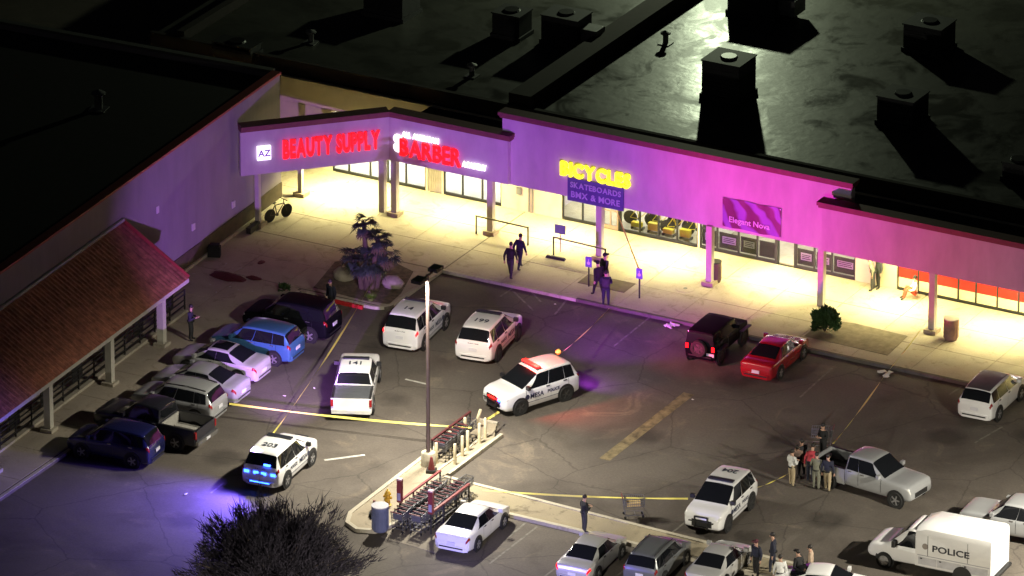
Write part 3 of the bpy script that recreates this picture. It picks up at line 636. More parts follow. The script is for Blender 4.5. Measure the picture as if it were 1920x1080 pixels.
def wheel_meshes(r, dark):
    k = ('w', r, dark)
    if k not in MESH:
        ty = MB().lathe([(r*.62, -.10), (r*.93, -.11), (r, -.07), (r, .07), (r*.93, .11), (r*.62, .10)], 22, axis='y', cap=False).mesh('tyre', TYRE, True)
        rm = MB().lathe([(r*.63, -.085), (r*.60, -.085), (r*.55, -.05), (r*.16, -.06), (r*.12, -.09), (0.0, -.09)], 20, axis='y', cap=False)
        for q in range(5):
            t = 2*math.pi*q/5; rm.bar((r*.12*math.cos(t), -.075, r*.12*math.sin(t)), (r*.6*math.cos(t), -.08, r*.6*math.sin(t)), .07, .03, (0, 1, 0))
        MESH[k] = (ty, rm.mesh('rim', RIMD if dark else RIM, True))
    return MESH[k]
def wheels(t, wb, hw, r, dark=False, front=None):
    ty, rm = wheel_meshes(r, dark)
    for sx in (-1, 1):
        for sy in (-1, 1):
            w = bpy.data.objects.new('wheel', None); col.objects.link(w); w.parent = t; w.location = ((front if (front and sx > 0) else sx*wb), sy*(hw-.10), r); w.empty_display_size = .1
            a = obj('tyre', ty, w); b = obj('rim', rm, w)
            if sy > 0: b.rotation_euler = (0, 0, math.pi); b.rotation_euler = (math.pi, 0, 0)
def shared(key, fn):
    if key not in MESH: MESH[key] = fn()
    return MESH[key]
def vehicle(name, label, kind, x, y, hdg, pm, group=None, lit=False, police=None, roofnum=None, dark_roof=None, sunroof=False, cover=False, bed=None, text=None, scale=.95, head_on=False, rimdark=False, roofrack=False, z=0):
    C_ = CARS[kind]; S = shared(('s', kind), lambda: Surf(C_['st']))
    t = thing(name, (x, y, z), R(hdg), label, 'pickup truck' if kind in ('pick', 'crew') else 'police car' if police else 'car', group); t.scale = (scale,)*3
    K = lambda part, fn, m, sm=False, par=None: obj(part, shared((kind, part, m.name, id(fn) if part in ('badge',) else 0), lambda: fn().mesh(part, m, sm, 50)), par or t)
    st = C_['st']; n = len(st); L0 = st[0][0]; L1 = st[-1][0]; hw = max(s[3] for s in st)
    body = K('body', S.body, pm, True)
    w0, w1 = C_['wind']; r0, r1 = C_['rear']; jr = 5.9 if kind in ('suv', 'psuv', 'tahoe') else 6.1
    K('windshield', lambda: S.patch([(w0+.04, 5.94), (w1-.06, 5.94), (w1-.06, 10.06), (w0+.04, 10.06)], 6, 16), CGLASS, True)
    K('rear_window', lambda: S.patch([(r0+.16 if kind in ('suv', 'psuv', 'tahoe') else r0+.10, jr), (r1-.06, jr), (r1-.06, 16-jr), (r0+.16 if kind in ('suv', 'psuv', 'tahoe') else r0+.10, 16-jr)], 6, 16), CGLASS, True)
    a0, a1 = C_['side']; b0, b1 = C_['sidetop']; 
    cuts = {'pick': [0, .42, 1], 'crew': [0, .46, 1], 'sedan': [0, .48, 1], 'jeep': [0, .4, .7, 1]}.get(kind, [0, .30, .64, 1])
    for sgn in (0, 1):
        for c0, c1 in zip(cuts[:-1], cuts[1:]):
            g0, g1 = c0+(.007 if c0 else 0), c1-(.007 if c1 < 1 else 0)
            q = [(a0+(a1-a0)*g0, 5.06), (a0+(a1-a0)*g1, 5.06), (b0+(b1-b0)*g1, 5.90), (b0+(b1-b0)*g0, 5.90)]
            if sgn: q = [(i, 16-j) for i, j in q]
            obj('side_window', shared((kind, 'sw', sgn, c0), lambda: S.patch(q, 8, 4).mesh('side_window', CGLASS, True)), t)
    fi = n-1
    for sgn in (0, 1):
        f = (lambda q: [(i, 16-j) for i, j in q]) if sgn else (lambda q: q)
        obj('headlight', shared((kind, 'hl', sgn, head_on), lambda: S.patch(f([(fi-1.35, 3.75), (fi-.25, 3.75), (fi-.25, 4.9), (fi-1.2, 4.7)]), 5, 4, .012).mesh('headlight', HEAD, True)), t)
        tl = TAILON if lit else TAIL
        if kind in ('pick', 'crew'):
            pass
        elif kind == 'jeep':
            obj('taillight', shared((kind, 'tl', sgn, lit), lambda: MB().box(L0-.05, L0+.03, (.62 if sgn else -.76), (.76 if sgn else -.62), .88, 1.12).mesh('taillight', tl)), t)
        else:
            obj('taillight', shared((kind, 'tl', sgn, lit), lambda: S.patch(f([(.12, 3.7), (1.45, 3.7), (1.35, 4.95), (.25, 4.95)]) if kind == 'sedan' else f([(.1, 3.9), (1.3, 3.9), (1.42, 5.3), (.3, 5.5)]), 5, 4, .012).mesh('taillight', tl, True)), t)
        # wing mirror
        sy = -1 if sgn else 1; xm = st[w1][0]-.28; zm = st[w1][2]+.10; ym = st[w1][3]*.93
        obj('wing_mirror', shared((kind, 'mir', sgn, pm.name), lambda: MB().box(xm-.06, xm+.09, min(sy*ym, sy*(ym+.22)), max(sy*ym, sy*(ym+.22)), zm-.02, zm+.16).mesh('wing_mirror', pm if not police else BLACK)), t)
    # lower trim, grille, bumpers
    K('front_grille', lambda: S.patch([(fi-.75, 6.4), (fi-.02, 6.4), (fi-.02, 9.6), (fi-.75, 9.6)], 3, 6, .01) if False else MB().box(L1-.03, L1+.02, -.5, .5, st[-1][1]+.04, st[-1][2]-.02), BLACK)
    if kind not in ('pick', 'crew'): K('rear_bumper', lambda: MB().add([(L0+.1, -.8, st[0][1]-.16), (L0-.02, -.62, st[0][1]-.16), (L0-.02, .62, st[0][1]-.16), (L0+.1, .8, st[0][1]-.16), (L0+.1, -.84, st[0][1]+.12), (L0-.05, -.66, st[0][1]+.10), (L0-.05, .66, st[0][1]+.10), (L0+.1, .84, st[0][1]+.12)], [(3, 2, 1, 0), (4, 5, 6, 7), (0, 1, 5, 4), (1, 2, 6, 5), (2, 3, 7, 6), (3, 0, 4, 7)]), pm, False)
    if kind not in ('pick', 'crew'): K('bumper_trim', lambda: MB().box(L0-.058, L0-.03, -.60, .60, st[0][1]-.03, st[0][1]+.03), BLACK)
    if kind not in ('pick', 'crew'):
        zp = {'sedan': .60, 'suv': .80, 'psuv': .84, 'tahoe': .9, 'jeep': .7}[kind]; yp = -.55 if kind == 'jeep' else 0
        K('number_plate', lambda: MB().box(L0-.045, L0-.01, yp-.2, yp+.2, zp-.09, zp+.07), PLATE)
    # door seams as narrow recess strips
    sm_ = []
    for ii in {'sedan': (3.9, 5.2, 6.75), 'suv': (2.6, 4.0, 5.75), 'psuv': (2.6, 4.0, 5.75), 'tahoe': (2.6, 4.0, 5.75), 'pick': (1.15, 2.2, 3.75), 'crew': (1.15, 2.2, 3.75), 'jeep': (1.5, 2.4, 3.5)}[kind]:
        sm_.append(ii)
    for sgn in (0, 1):
        for ii in sm_:
            q = [(ii-.012, 2.3), (ii+.012, 2.3), (ii+.012, 4.95), (ii-.012, 4.95)]
            obj('door_seam', shared((kind, 'seam', sgn, ii), lambda: S.patch([(i, 16-j) for i, j in q] if sgn else q, 1, 5, .005).mesh('door_seam', BLACK)), t)
        for ii in sm_[:-1]:
            p = S.p(ii+.15, 4.3 if not sgn else 16-4.3)
            obj('door_handle', shared((kind, 'hnd', sgn, ii, bool(police)), lambda: MB().box(p.x, p.x+.2, p.y-.025, p.y+.025, p.z-.02, p.z+.02).mesh('door_handle', CHROME if not police else BLACK)), t)
    # arches
    wbm = C_['wb']; r = C_['r']
    for sx in (-1, 1):
        for sgn in (1, -1):
            xx = sx*wbm+(.25 if kind in ('pick', 'crew') and sx > 0 else 0)
            obj('wheel_arch', shared((kind, 'arch', sx, sgn), lambda: MB().lathe([(r+.085, 0), (r+.085, .03), (r*.5, .03)], 24, (xx, hw-.012 if sgn > 0 else -hw-.018, r+.02), 'y').mesh('wheel_arch', BLACK)), t)
    wheels(t, wbm, hw+.035, r, rimdark, 2.0 if kind in ('pick', 'crew') else None)
    if dark_roof: K('roof_panel', lambda: S.patch([(r1+.12, 6.9), (w0-.1, 6.9), (w0-.1, 9.1), (r1+.12, 9.1)], 5, 8, .012), dark_roof, True)
    if sunroof: K('sunroof', lambda: S.patch([(r1+.25, 7.2), (w0-.25, 7.2), (w0-.25, 8.8), (r1+.25, 8.8)], 4, 6, .012), CGLASS, True)
    if roofrack:
        for sy in (-1, 1): obj('roof_rail', shared((kind, 'rail', sy), lambda: MB().tube([S.p(r1+.2, 7.0 if sy > 0 else 9.0)+Vector((0, 0, .05)), S.p((r1+w0)/2, 7.0 if sy > 0 else 9.0)+Vector((0, 0, .06)), S.p(w0-.1, 7.0 if sy > 0 else 9.0)+Vector((0, 0, .05))], .025, 6).mesh('roof_rail', DARKM)), t)
    if kind in ('pick', 'crew'):
        bm_ = bed or BLACK; x0, x1 = -2.78, st[0][0]-.04
        for sy in (-1, 1):
            o_ = obj('bed_side', shared((kind, 'bedside', sy, pm.name), lambda: MB().box(x0, x1, min(sy*.84, sy*.965), max(sy*.84, sy*.965), .42, 1.17).mesh('bed_side', pm)), t)
            obj('bed_rail', shared((kind, 'bedrail', sy), lambda: MB().box(x0+.01, x1-.01, min(sy*.83, sy*.955), max(sy*.83, sy*.955), 1.172, 1.20).mesh('bed_rail', BLACK)), t)
            obj('taillight', shared(('ptl', sy, lit), lambda: MB().box(x0-.075, x0+.04, min(sy*.85, sy*.975), max(sy*.85, sy*.975), .78, 1.12).mesh('taillight', TAILON if lit else TAIL)), t)
        obj('bed_floor', shared((kind, 'bedfloor', bm_.name), lambda: MB().box(x0, x1, -.84, .84, .55, .62).box(x1-.06, x1, -.84, .84, .62, 1.15).mesh('bed_floor', bm_)), t)
        obj('tailgate', shared(('tg', pm.name), lambda: MB().box(x0-.06, x0, -.845, .845, .58, 1.18).mesh('tailgate', pm)), t)
        obj('rear_bumper', shared(('pbump', police), lambda: MB().box(x0-.2, x0-.062, -.93, .93, .46, .66).mesh('rear_bumper', WHITEP if police else CHROME)), t)
        obj('number_plate', shared(('pplate',), lambda: MB().box(x0-.215, x0-.202, -.18, .18, .5, .63).mesh('number_plate', PLATE)), t)
        for q in range(5):
            if not cover: obj('bed_rib', shared((kind, 'rib', q, bm_.name), lambda: MB().box(x0+.05, x1-.08, -.7+q*.35-.05, -.7+q*.35+.05, .621, .645).mesh('bed_rib', bm_)), t)
        if cover:
            cl = (x1-x0-.04)/4
            for q in range(4):
                obj('bed_cover_panel', shared((kind, 'cov', q), lambda: MB().box(x0+.02+q*cl, x0+.005+(q+1)*cl, -.83, .83, 1.14, 1.21).mesh('bed_cover_panel', mat('tonneau_grey', (.075, .08, .09), .45, var=.1))), t)
    if police:
        zt = max(s[4] for s in st); xl = st[w0][0]-.25
        lbm = mat('lightbar_dark', (.02, .022, .03), .3)
        lb_ = obj('light_bar', shared((kind, 'lbar'), lambda: MB().box(xl-.13, xl+.13, -.62, .62, zt-.02, zt+.045).mesh('light_bar', lbm)), t)
        if police == 'red': obj('strobe', MB().box(xl-.12, xl+.12, -.6, -.0, zt+.046, zt+.10).box(xl-.12, xl+.12, .02, .58, zt+.046, zt+.10).mesh('strobe', REDON), lb_)
        def pb():
            mb = MB(); xx = L1+.10
            for yy in (-.32, .32): mb.bar((xx, yy, .38), (xx, yy, .98), .06)
            mb.bar((xx, -.34, .96), (xx, .34, .96), .06); mb.bar((xx, -.62, .72), (xx, .62, .72), .05); mb.bar((xx, -.34, .45), (xx, .34, .45), .06)
            return mb.mesh('push_bar', BLACK)
        if kind in ('psuv',): obj('push_bar', shared((kind, 'pbar'), pb), t)
        if roofnum:
            o_ = obj('roof_number', text_mesh(roofnum, .52, .004, .008, mat('roof_number_ink', (.02, .03, .05), .5)), t)
            o_.matrix_local = Matrix.Translation((st[r1][0]+.75 if kind not in ('pick', 'crew') else -.28, 0, zt+.004)) @ Matrix.Rotation(R(-90), 4, 'Z')
        NAVY = mat('decal_navy', (.02, .025, .06), .4)
        for sgn in (1, -1):
            yy = sgn*(hw+.006)
            if kind in ('pick', 'crew'): continue
            for s_, sz, xc, zc in (('MESA', .34, .38, .80), ('POLICE', .22, -.62, .82)):
                o_ = obj('door_lettering', text_mesh(s_, sz, .003, .006, NAVY), t)
                o_.matrix_local = Matrix.Translation((xc, yy, zc)) @ Matrix.Rotation(R(90) if sgn < 0 else R(90), 4, 'X') if sgn < 0 else Matrix.Translation((xc, yy, zc)) @ Matrix.Rotation(math.pi, 4, 'Z') @ Matrix.Rotation(R(90), 4, 'X')
            obj('badge', shared((kind, 'bdg', sgn), lambda: MB().lathe([(0, 0), (.13, 0), (.13, .006)], 14, (.95, yy-.003, .82), 'y').mesh('badge', NAVY)), t)
            obj('side_stripe', shared((kind, 'strp', sgn), lambda: MB().box(-1.0, 1.0, yy-.002, yy+.003, .52, .545).mesh('side_stripe', NAVY)), t)
        if kind in ('psuv', 'tahoe'): obj('hatch_lettering', text_mesh('POLICE', .17, .003, .005, NAVY), t).matrix_local = Matrix.Translation((L0-.012+.03, 0, st[1][2]-.06)) @ Matrix.Rotation(R(-90), 4, 'Z') @ Matrix.Rotation(R(90), 4, 'X')
        if police == 'blue':
            for yy in (-.68, -.2, .2, .68): obj('strobe', MB().box(L0-.04, L0+.02, yy-.12, yy+.12, .88, 1.0).mesh('strobe', BLUEON), t)
            obj('strobe', MB().box(L0+.02, L0+.1, -.5, -.18, 1.32, 1.40).mesh('strobe', BLUEON), t); obj('strobe', MB().box(L0-.07, L0-.03, -.5, .5, .47, .50).mesh('strobe', BLUEON), t)
        if police == 'red':
            obj('strobe', MB().box(L1+.03, L1+.09, -.30, .42, .82, .93).mesh('strobe', REDON), t); obj('strobe', MB().box(L1+.03, L1+.09, .46, .60, .80, .92).mesh('strobe', BLUEON), t)
    if kind == 'jeep':
        for sgn in (1, -1):
            for sx in (-1, 1): MB().box(sx*wbm-.5, sx*wbm+.5, min(sgn*.78, sgn*.97), max(sgn*.78, sgn*.97), .86, .93).build('fender_flare', BLACK, t)
        sp = bpy.data.objects.new('spare_wheel', None); col.objects.link(sp); sp.parent = t; sp.location = (L0-.16, 0, 1.0); sp.rotation_euler = (0, 0, R(-90))
        ty, rm = wheel_meshes(r, True); obj('tyre', ty, sp); obj('rim', rm, sp)
    return t
SIL = paint('silver', (.42, .43, .44), .3, .35); SIL2 = paint('pale_silver', (.50, .50, .49), .3, .3); PWH = paint('white', (.74, .74, .74), .3)
PBLK = mat('paint_black', (.004, .004, .006), .6, spec=.06); PBLU = paint('blue', (.05, .14, .29), .28, .2); PNAV = paint('navy', (.012, .014, .07), .25); PRED = paint('red', (.30, .008, .015), .25)
PGRY = paint('grey', (.16, .17, .18), .3, .3); PCHA = paint('charcoal', (.02, .02, .028), .3)
GL = 'cars parked nose in along the left walkway'; GM = 'cars parked in the front row at the bottom'
vehicle('parked_car', 'dark navy hatchback parked nearest the camera in the left row', 'suv', -6.35, -25.15, 184, PNAV, GL)
vehicle('pickup_truck', 'dark pickup truck with open empty bed in the left row', 'pick', -6.0, -22.5, 181, PCHA, GL, bed=mat('bed_liner_pale', (.30, .29, .26), .7, var=.2), lit=False)
vehicle('parked_car', 'silver station wagon parked between the dark pickup and a silver sedan', 'suv', -6.3, -19.75, 183, SIL, GL, roofrack=True)
vehicle('parked_car', 'plain roofed silver sedan parked in the middle of the left row', 'sedan', -6.55, -17.45, 183, SIL, GL)
vehicle('parked_car', 'pale silver sedan with dark sunroof parked beside the blue car', 'sedan', -6.95, -14.95, 183, SIL2, GL, sunroof=True)
vehicle('parked_car', 'bright blue crossover parked in the left row', 'suv', -6.55, -12.4, 184, PBLU, GL)
vehicle('parked_car', 'black car parked at the far end of the left row by the planter', 'suv', -6.5, -9.3, 184, PBLK, GL, scale=1.0)
GP = 'white police vehicles'
vehicle('police_pickup', 'white police pickup with grey bed cover seen from behind', 'crew', -.15, -14.45, 115, PWH, GP, police='off', roofnum='141', cover=True, scale=.95)
vehicle('police_car', 'white police SUV with lit red tail lamps partly behind the lamp post', 'tahoe', -1.1, -7.1, 97, PWH, GP, police='off', roofnum='14', lit=True, scale=.93)
vehicle('police_car', 'white police SUV parked angled between the lamp post and the red lit SUV', 'psuv', 2.45, -6.65, 98, PWH, GP, police='off', roofnum='199', rimdark=True)
vehicle('police_car', 'white police SUV with glowing red roof bar in the middle of the lot', 'psuv', 7.0, -11.05, 246, PWH, GP, police='red', rimdark=True)
vehicle('police_car', 'white police SUV with flashing blue rear lights in the lower left', 'psuv', 1.0, -23.2, 95, PWH, GP, police='blue', roofnum='203')
vehicle('police_car', 'white police SUV with black push bar facing the camera by the median', 'psuv', 20.2, -17.95, 274, PWH, GP, police='off', roofnum='204', rimdark=True, scale=.94)
vehicle('parked_jeep', 'black boxy off road car with spare wheel beside the red sedan', 'jeep', 11.85, -2.0, 92, PBLK, None, lit=True, rimdark=True)
vehicle('parked_car', 'bright red sedan parked beside the black off road car', 'sedan', 14.9, -2.15, 92, PRED, None, scale=.93)
vehicle('parked_car', 'white crossover with dark glass roof at the right edge of the lot', 'suv', 25.6, -1.6, 92, PWH, None, dark_roof=mat('roof_glass_grey', (.10, .09, .10), .3))
vehicle('pickup_truck', 'silver pickup truck standing behind the group of officers', 'pick', 24.75, -12.3, -7.6, SIL, None, bed=BLACK)
vehicle('pickup_truck', 'silver pickup truck cut off by the right edge behind the police van', 'pick', 32.6, -13.5, 183, SIL, None, bed=mat('bed_grey', (.3, .3, .29), .6))
vehicle('parked_car', 'white sedan parked beside the shopping cart corral', 'sedan', 11.65, -24.85, 93, PWH, GM, scale=.95)
vehicle('parked_car', 'silver sedan with lit red tail lamps, second in the bottom row', 'sedan', 17.65, -25.1, 94, SIL2, GM, lit=True, scale=.92)
vehicle('parked_car', 'grey crossover with roof rails between two silver sedans at the bottom', 'suv', 20.4, -24.25, 94, PGRY, GM, roofrack=True, scale=.9)
vehicle('parked_car', 'pale silver sedan at the right of the grey crossover', 'sedan', 22.85, -23.2, 94, SIL2, GM, scale=.9)
p = U(1545, 1120, 0); vehicle('parked_car', 'white car at the bottom edge with only its roof showing', 'sedan', p.x, p.y, 15, PWH, GM)
# boxy police van
vt = thing('police_van', (30.75, -18.15, 0), R(183), 'white boxy police van with POLICE lettering in the lower right', 'van')
vt.scale = (.93,)*3
CAB = Surf([(.55, .45, 1.1, .96, 1.15, .84, 0), (.60, .42, 1.18, 1.0, 2.14, .84, 1), (1.05, .40, 1.18, 1.0, 2.18, .84, 1), (2.0, .40, 1.20, 1.0, 1.32, .88, 0), (2.6, .42, 1.12, .98, 1.22, .86, 0), (2.95, .45, 1.02, .94, 1.10, .80, 0), (3.08, .5, .8, .86, .84, .74, 0)])
CAB.body().build('cab', PWH, vt, True, 50); CAB.patch([(2.08, 6.15), (2.94, 6.15), (2.94, 9.85), (2.08, 9.85)], 5, 12).build('windshield', CGLASS, vt, True)
for sgn in (0, 1):
    q = [(1.12, 5.1), (2.7, 5.1), (2.0, 5.86), (1.15, 5.86)]; q = [(i, 16-j) for i, j in q] if sgn else q
    CAB.patch(q, 8, 4).build('side_window', CGLASS, vt, True)
    q = [(5.1, 3.7), (5.8, 3.7), (5.8, 4.9), (5.2, 4.8)]; q = [(i, 16-j) for i, j in q] if sgn else q
    CAB.patch(q, 4, 4, .012).build('headlight', HEAD, vt, True)
    sy = -1 if sgn else 1; MB().box(1.62, 1.78, min(sy*.9, sy*1.2), max(sy*.9, sy*1.2), 1.2, 1.5).build('wing_mirror', BLACK, vt)
bxp = [(-1.12, .5), (1.12, .5), (1.12, 2.12), (1.05, 2.38), (.82, 2.54), (-.82, 2.54), (-1.05, 2.38), (-1.12, 2.12)]
mb = MB(); rows = [(-3.15, 1.0), (-3.05, 1.015), (.1, 1.0), (.62, .90)]
mb.v = [(x, y*(1 if k_ > .95 else .97), .5+(z-.5)*k_) for x, k_ in rows for y, z in bxp]; mb.f = [tuple(range(7, -1, -1)), tuple(range(24, 32))]+[(r_*8+i, r_*8+(i+1) % 8, r_*8+8+(i+1) % 8, r_*8+8+i) for r_ in range(3) for i in range(8)]
mb.build('box_body', PWH, vt, True, 35)
for s_ in (1, -1):
    for a, b in ((-3.0, -1.75), (-1.7, -.5), (-.45, .45)):
        MB().box(a, b, min(s_*1.122, s_*1.135), max(s_*1.122, s_*1.135), .62, .98).build('locker_door', mat('locker_grey', (.52, .52, .55), .4), vt); MB().box(b-.2, b-.1, min(s_*1.136, s_*1.16), max(s_*1.136, s_*1.16), .9, .95).build('latch', BLACK, vt)
    o = obj('lettering', text_mesh('POLICE', .52, .004, .012, mat('decal_black', (.015, .018, .03), .4)), vt)
    o.matrix_local = Matrix.Translation((-1.15, s_*1.13, 1.5)) @ (Matrix.Rotation(math.pi, 4, 'Z') if s_ > 0 else Matrix.Identity(4)) @ Matrix.Rotation(R(90), 4, 'X') @ Matrix.Diagonal((1.1, .85, 1, 1))
    MB().lathe([(0, 0), (.15, 0), (.15, .012)], 14, (.12, s_*1.121-(.0 if s_ > 0 else .012), 1.55), 'y').build('badge', mat('badge_tan', (.25, .22, .2), .4), vt)
    MB().box(-3.1, .5, min(s_*1.123, s_*1.128), max(s_*1.123, s_*1.128), 1.06, 1.09).build('side_stripe', mat('stripe_grey', (.3, .3, .36), .5), vt)
MB().box(-.02, .0, -1.135, -1.12, 1.1, 2.1).build('panel_seam', BLACK, vt); MB().box(-2.0, -1.985, -1.135, -1.12, 1.1, 2.1).build('panel_seam', BLACK, vt); MB().box(-.02, .0, 1.12, 1.135, 1.1, 2.1).build('panel_seam', BLACK, vt); MB().box(-2.0, -1.985, 1.12, 1.135, 1.1, 2.1).build('panel_seam', BLACK, vt)
MB().box(-3.19, -3.152, -.8, -.03, .65, 2.1).box(-3.19, -3.152, .03, .8, .65, 2.1).build('rear_door', PWH, vt); MB().box(-3.35, -3.16, -1.0, 1.0, .42, .56).build('rear_bumper', BLACK, vt)
MB().box(3.0, 3.1, -.6, .6, .5, .72).build('front_grille', BLACK, vt); MB().box(-3.0, .5, -.8, .8, .3, .5).build('chassis', BLACK, vt)
for sx, xx in ((1, 2.2), (-1, -1.75)):
    for s_ in (1, -1):
        MB().lathe([(.47, 0), (.47, .03), (.2, .03)], 24, (xx, (s_*(.955 if sx > 0 else 1.125))-.015, .43), 'y').build('wheel_arch', BLACK, vt)
wheels(vt, 1.75, 1.1, .40, False, 2.2)
# police car below the frame whose strobes wash the bottom row in blue
vehicle('police_car', 'white police SUV standing below the bottom edge of the picture', 'psuv', 14.5, -38.2, 90, PWH, GP, police='off', roofnum='207')
# ------------------------------------------------------------------ people
SKIN = [mat('skin_light', (.48, .29, .21), .6, var=.05), mat('skin_tan', (.30, .17, .11), .6, var=.05)]
HAIR = mat('dark_hair', (.015, .012, .010), .6); SHOE = mat('dark_shoe', (.012, .012, .012), .5); EYE = mat('eye_dark', (.02, .015, .01), .2)
def cloth(n, c): return mat('cloth_'+n, c, .9, var=.18, scale=6)
NAVYC = cloth('navy', (.016, .018, .034)); BLKC = cloth('black', (.012, .012, .013)); KHAK = cloth('khaki', (.36, .29, .18)); WHTC = cloth('white', (.62, .62, .60)); OLIV = cloth('olive_grey', (.17, .17, .13)); DGRY = cloth('dark_grey', (.035, .035, .04))
def person(px, hdg, label, shirt, pants, pose='stand', hat=None, h=1.76, vest=None, z=0.0, skin=0, carry=None, gi=None, at=None):
    p = at or U(*px, z); s = h/1.76
    t = thing('person', (p[0], p[1], z), R(hdg), label, 'person', gi); t.scale = (s,)*3
    lean = {'lean': .28, 'walk': .06, 'bend': .45}.get(pose, .0); st = {'walk': .26, 'stand': .05, 'wide': .10}.get(pose, .04)
    sit = pose == 'sit'; dz = -.62 if sit else 0
    def V(x, y, z_): # leaning torso about the pelvis
        k_ = z_-.95; return Vector((x+max(0, k_)*math.sin(lean)/.9, y, (.95+k_*math.cos(lean) if k_ > 0 else z_)+dz))
    J = {}; J['pel'] = V(0, 0, .95); J['wai'] = V(0, 0, 1.10); J['che'] = V(.01, 0, 1.32); J['nec'] = V(.01, 0, 1.47); J['hd0'] = V(.03, 0, 1.55); J['hd1'] = V(.04, 0, 1.68)
    bones = [('pel', 'wai', 'shirt'), ('wai', 'che', 'shirt'), ('che', 'nec', 'shirt'), ('nec', 'hd0', 'skin'), ('hd0', 'hd1', 'skin')]
    rad = dict(pel=(.165, .14), wai=(.16, .135), che=(.19, .15), nec=(.062, .06), hd0=(.075, .08), hd1=(.082, .095))
    for sd, sg in (('l', 1), ('r', -1)):
        fx = st*sg*(1 if pose != 'stand' else .6)
        J['hip'+sd] = V(0, sg*.095, .90)
        if sit: J['kne'+sd] = Vector((.40, sg*.14, .62)); J['ank'+sd] = Vector((.56, sg*.12, .09)); J['toe'+sd] = Vector((.72, sg*.13, .05)); J['hip'+sd] = Vector((.02, sg*.1, .27))
        else:
            J['kne'+sd] = Vector((fx*.55+.03, sg*.11, .49)); J['ank'+sd] = Vector((fx, sg*.12, .09)); J['toe'+sd] = Vector((fx+.17, sg*.14, .045))
        J['sho'+sd] = V(0, sg*.185, 1.42)
        arm = pose
        if pose in ('stand', 'wide', 'bend') and carry in ('phone', 'rifle', 'fold'): J['elb'+sd] = V(.02, sg*.27, 1.14); J['wri'+sd] = V(.25, sg*.12, 1.18); J['han'+sd] = V(.33, sg*.07, 1.20)
        elif carry == 'raise' and sg > 0: J['elb'+sd] = V(.10, sg*.30, 1.50); J['wri'+sd] = V(.16, sg*.20, 1.76); J['han'+sd] = V(.17, sg*.17, 1.86)
        elif sit: J['elb'+sd] = V(.10, sg*.28, 1.16); J['wri'+sd] = V(.30, sg*.2, 1.12); J['han'+sd] = V(.38, sg*.17, 1.11)
        else: J['elb'+sd] = V(-.03-fx*.35, sg*.265, 1.13); J['wri'+sd] = V(.04-fx*.5, sg*.275, .88); J['han'+sd] = V(.06-fx*.5, sg*.27, .80)
        bones += [('pel', 'hip'+sd, 'pants'), ('hip'+sd, 'kne'+sd, 'pants'), ('kne'+sd, 'ank'+sd, 'pants'), ('ank'+sd, 'toe'+sd, 'shoe'), ('che', 'sho'+sd, 'shirt'), ('sho'+sd, 'elb'+sd, 'shirt'), ('elb'+sd, 'wri'+sd, 'shirt'), ('wri'+sd, 'han'+sd, 'skin')]
        for kx, v in (('hip', (.105, .115)), ('kne', (.08, .085)), ('ank', (.05, .052)), ('toe', (.045, .04)), ('sho', (.09, .09)), ('elb', (.065, .065)), ('wri', (.036, .036)), ('han', (.036, .022))): rad[kx+sd] = v
    bm = bmesh.new(); lay = bm.verts.layers.skin.verify(); vm = {}
    for k_, v in J.items():
        q = bm.verts.new(v); q[lay].radius = rad[k_]; q[lay].use_root = (k_ == 'pel'); vm[k_] = q
    for a, b, _ in bones: bm.edges.new((vm[a], vm[b]))
    me = bpy.data.meshes.new('tmp'); bm.to_mesh(me); bm.free()
    to = bpy.data.objects.new('tmp', me); col.objects.link(to)
    to.modifiers.new('s', 'SKIN').use_smooth_shade = True; to.modifiers.new('u', 'SUBSURF').levels = 1
    dg = bpy.context.evaluated_depsgraph_get(); out = bpy.data.meshes.new_from_object(to.evaluated_get(dg)); bpy.data.objects.remove(to)
    mi = {'shirt': 0, 'pants': 1, 'skin': 2, 'shoe': 3}
    bm = bmesh.new(); bm.from_mesh(out)
    mb = MB()
    for sd, sg in (('l', 1), ('r', -1)):       # fingers and thumb rooted in the palm
        d = (J['han'+sd]-J['wri'+sd]).normalized(); sdv = d.cross(Vector((0, 0, 1)) if abs(d.z) < .9 else Vector((1, 0, 0))).normalized()
        cu = d.cross(sdv).normalized()*.02
        for q, ln in enumerate((.075, .085, .08, .06)):
            r0 = J['han'+sd]+sdv*(q-1.5)*.021; mb.tube([r0-d*.02, r0+d*ln*.5+cu*.5, r0+d*ln+cu*1.6], [.011, .010, .008], 5)
        r0 = J['wri'+sd]*.5+J['han'+sd]*.5; mb.tube([r0, r0+sdv*.045+d*.03, r0+sdv*.055+d*.07+cu*.5], [.013, .012, .009], 5)
    hc = J['hd1']; hd = (J['hd1']-J['hd0']).normalized(); fwv = Vector((math.cos(lean), 0, -math.sin(lean)))
    mb.tube([hc+fwv*.085-hd*.02, hc+fwv*.118-hd*.05, hc+fwv*.085-hd*.062], [.01, .017, .012], 6)      # nose
    for sg in (1, -1): mb.ball(tuple(hc+Vector((0, sg*.088, -.03))), .026, 6, 4, (.8, .4, 1.2))        # ears
    nv = len(bm.verts); vs = [bm.verts.new(v) for v in mb.v]
    newf = []
    for f in mb.f:
        try: newf.append(bm.faces.new([vs[i] for i in f]))
        except ValueError: pass
    nf = set(newf); segs = [(J[a], J[b], c) for a, b, c in bones]
    for f in bm.faces:
        f.smooth = True
        if f in nf: f.material_index = 2; continue
        c = f.calc_center_median(); best = (9, 0)
        for a, b, k_ in segs:
            ab = b-a; tt = max(0, min(1, (c-a).dot(ab)/max(1e-9, ab.length_squared))); dd = (a+ab*tt-c).length
            if dd < best[0]: best = (dd, mi[k_])
        f.material_index = best[1]
        if best[1] == 0 and c.z < 1.0+dz and abs(c.y) < .16: f.material_index = 1
    out.materials.clear()
    for m_ in (shirt, pants, SKIN[skin], SHOE): out.materials.append(m_)
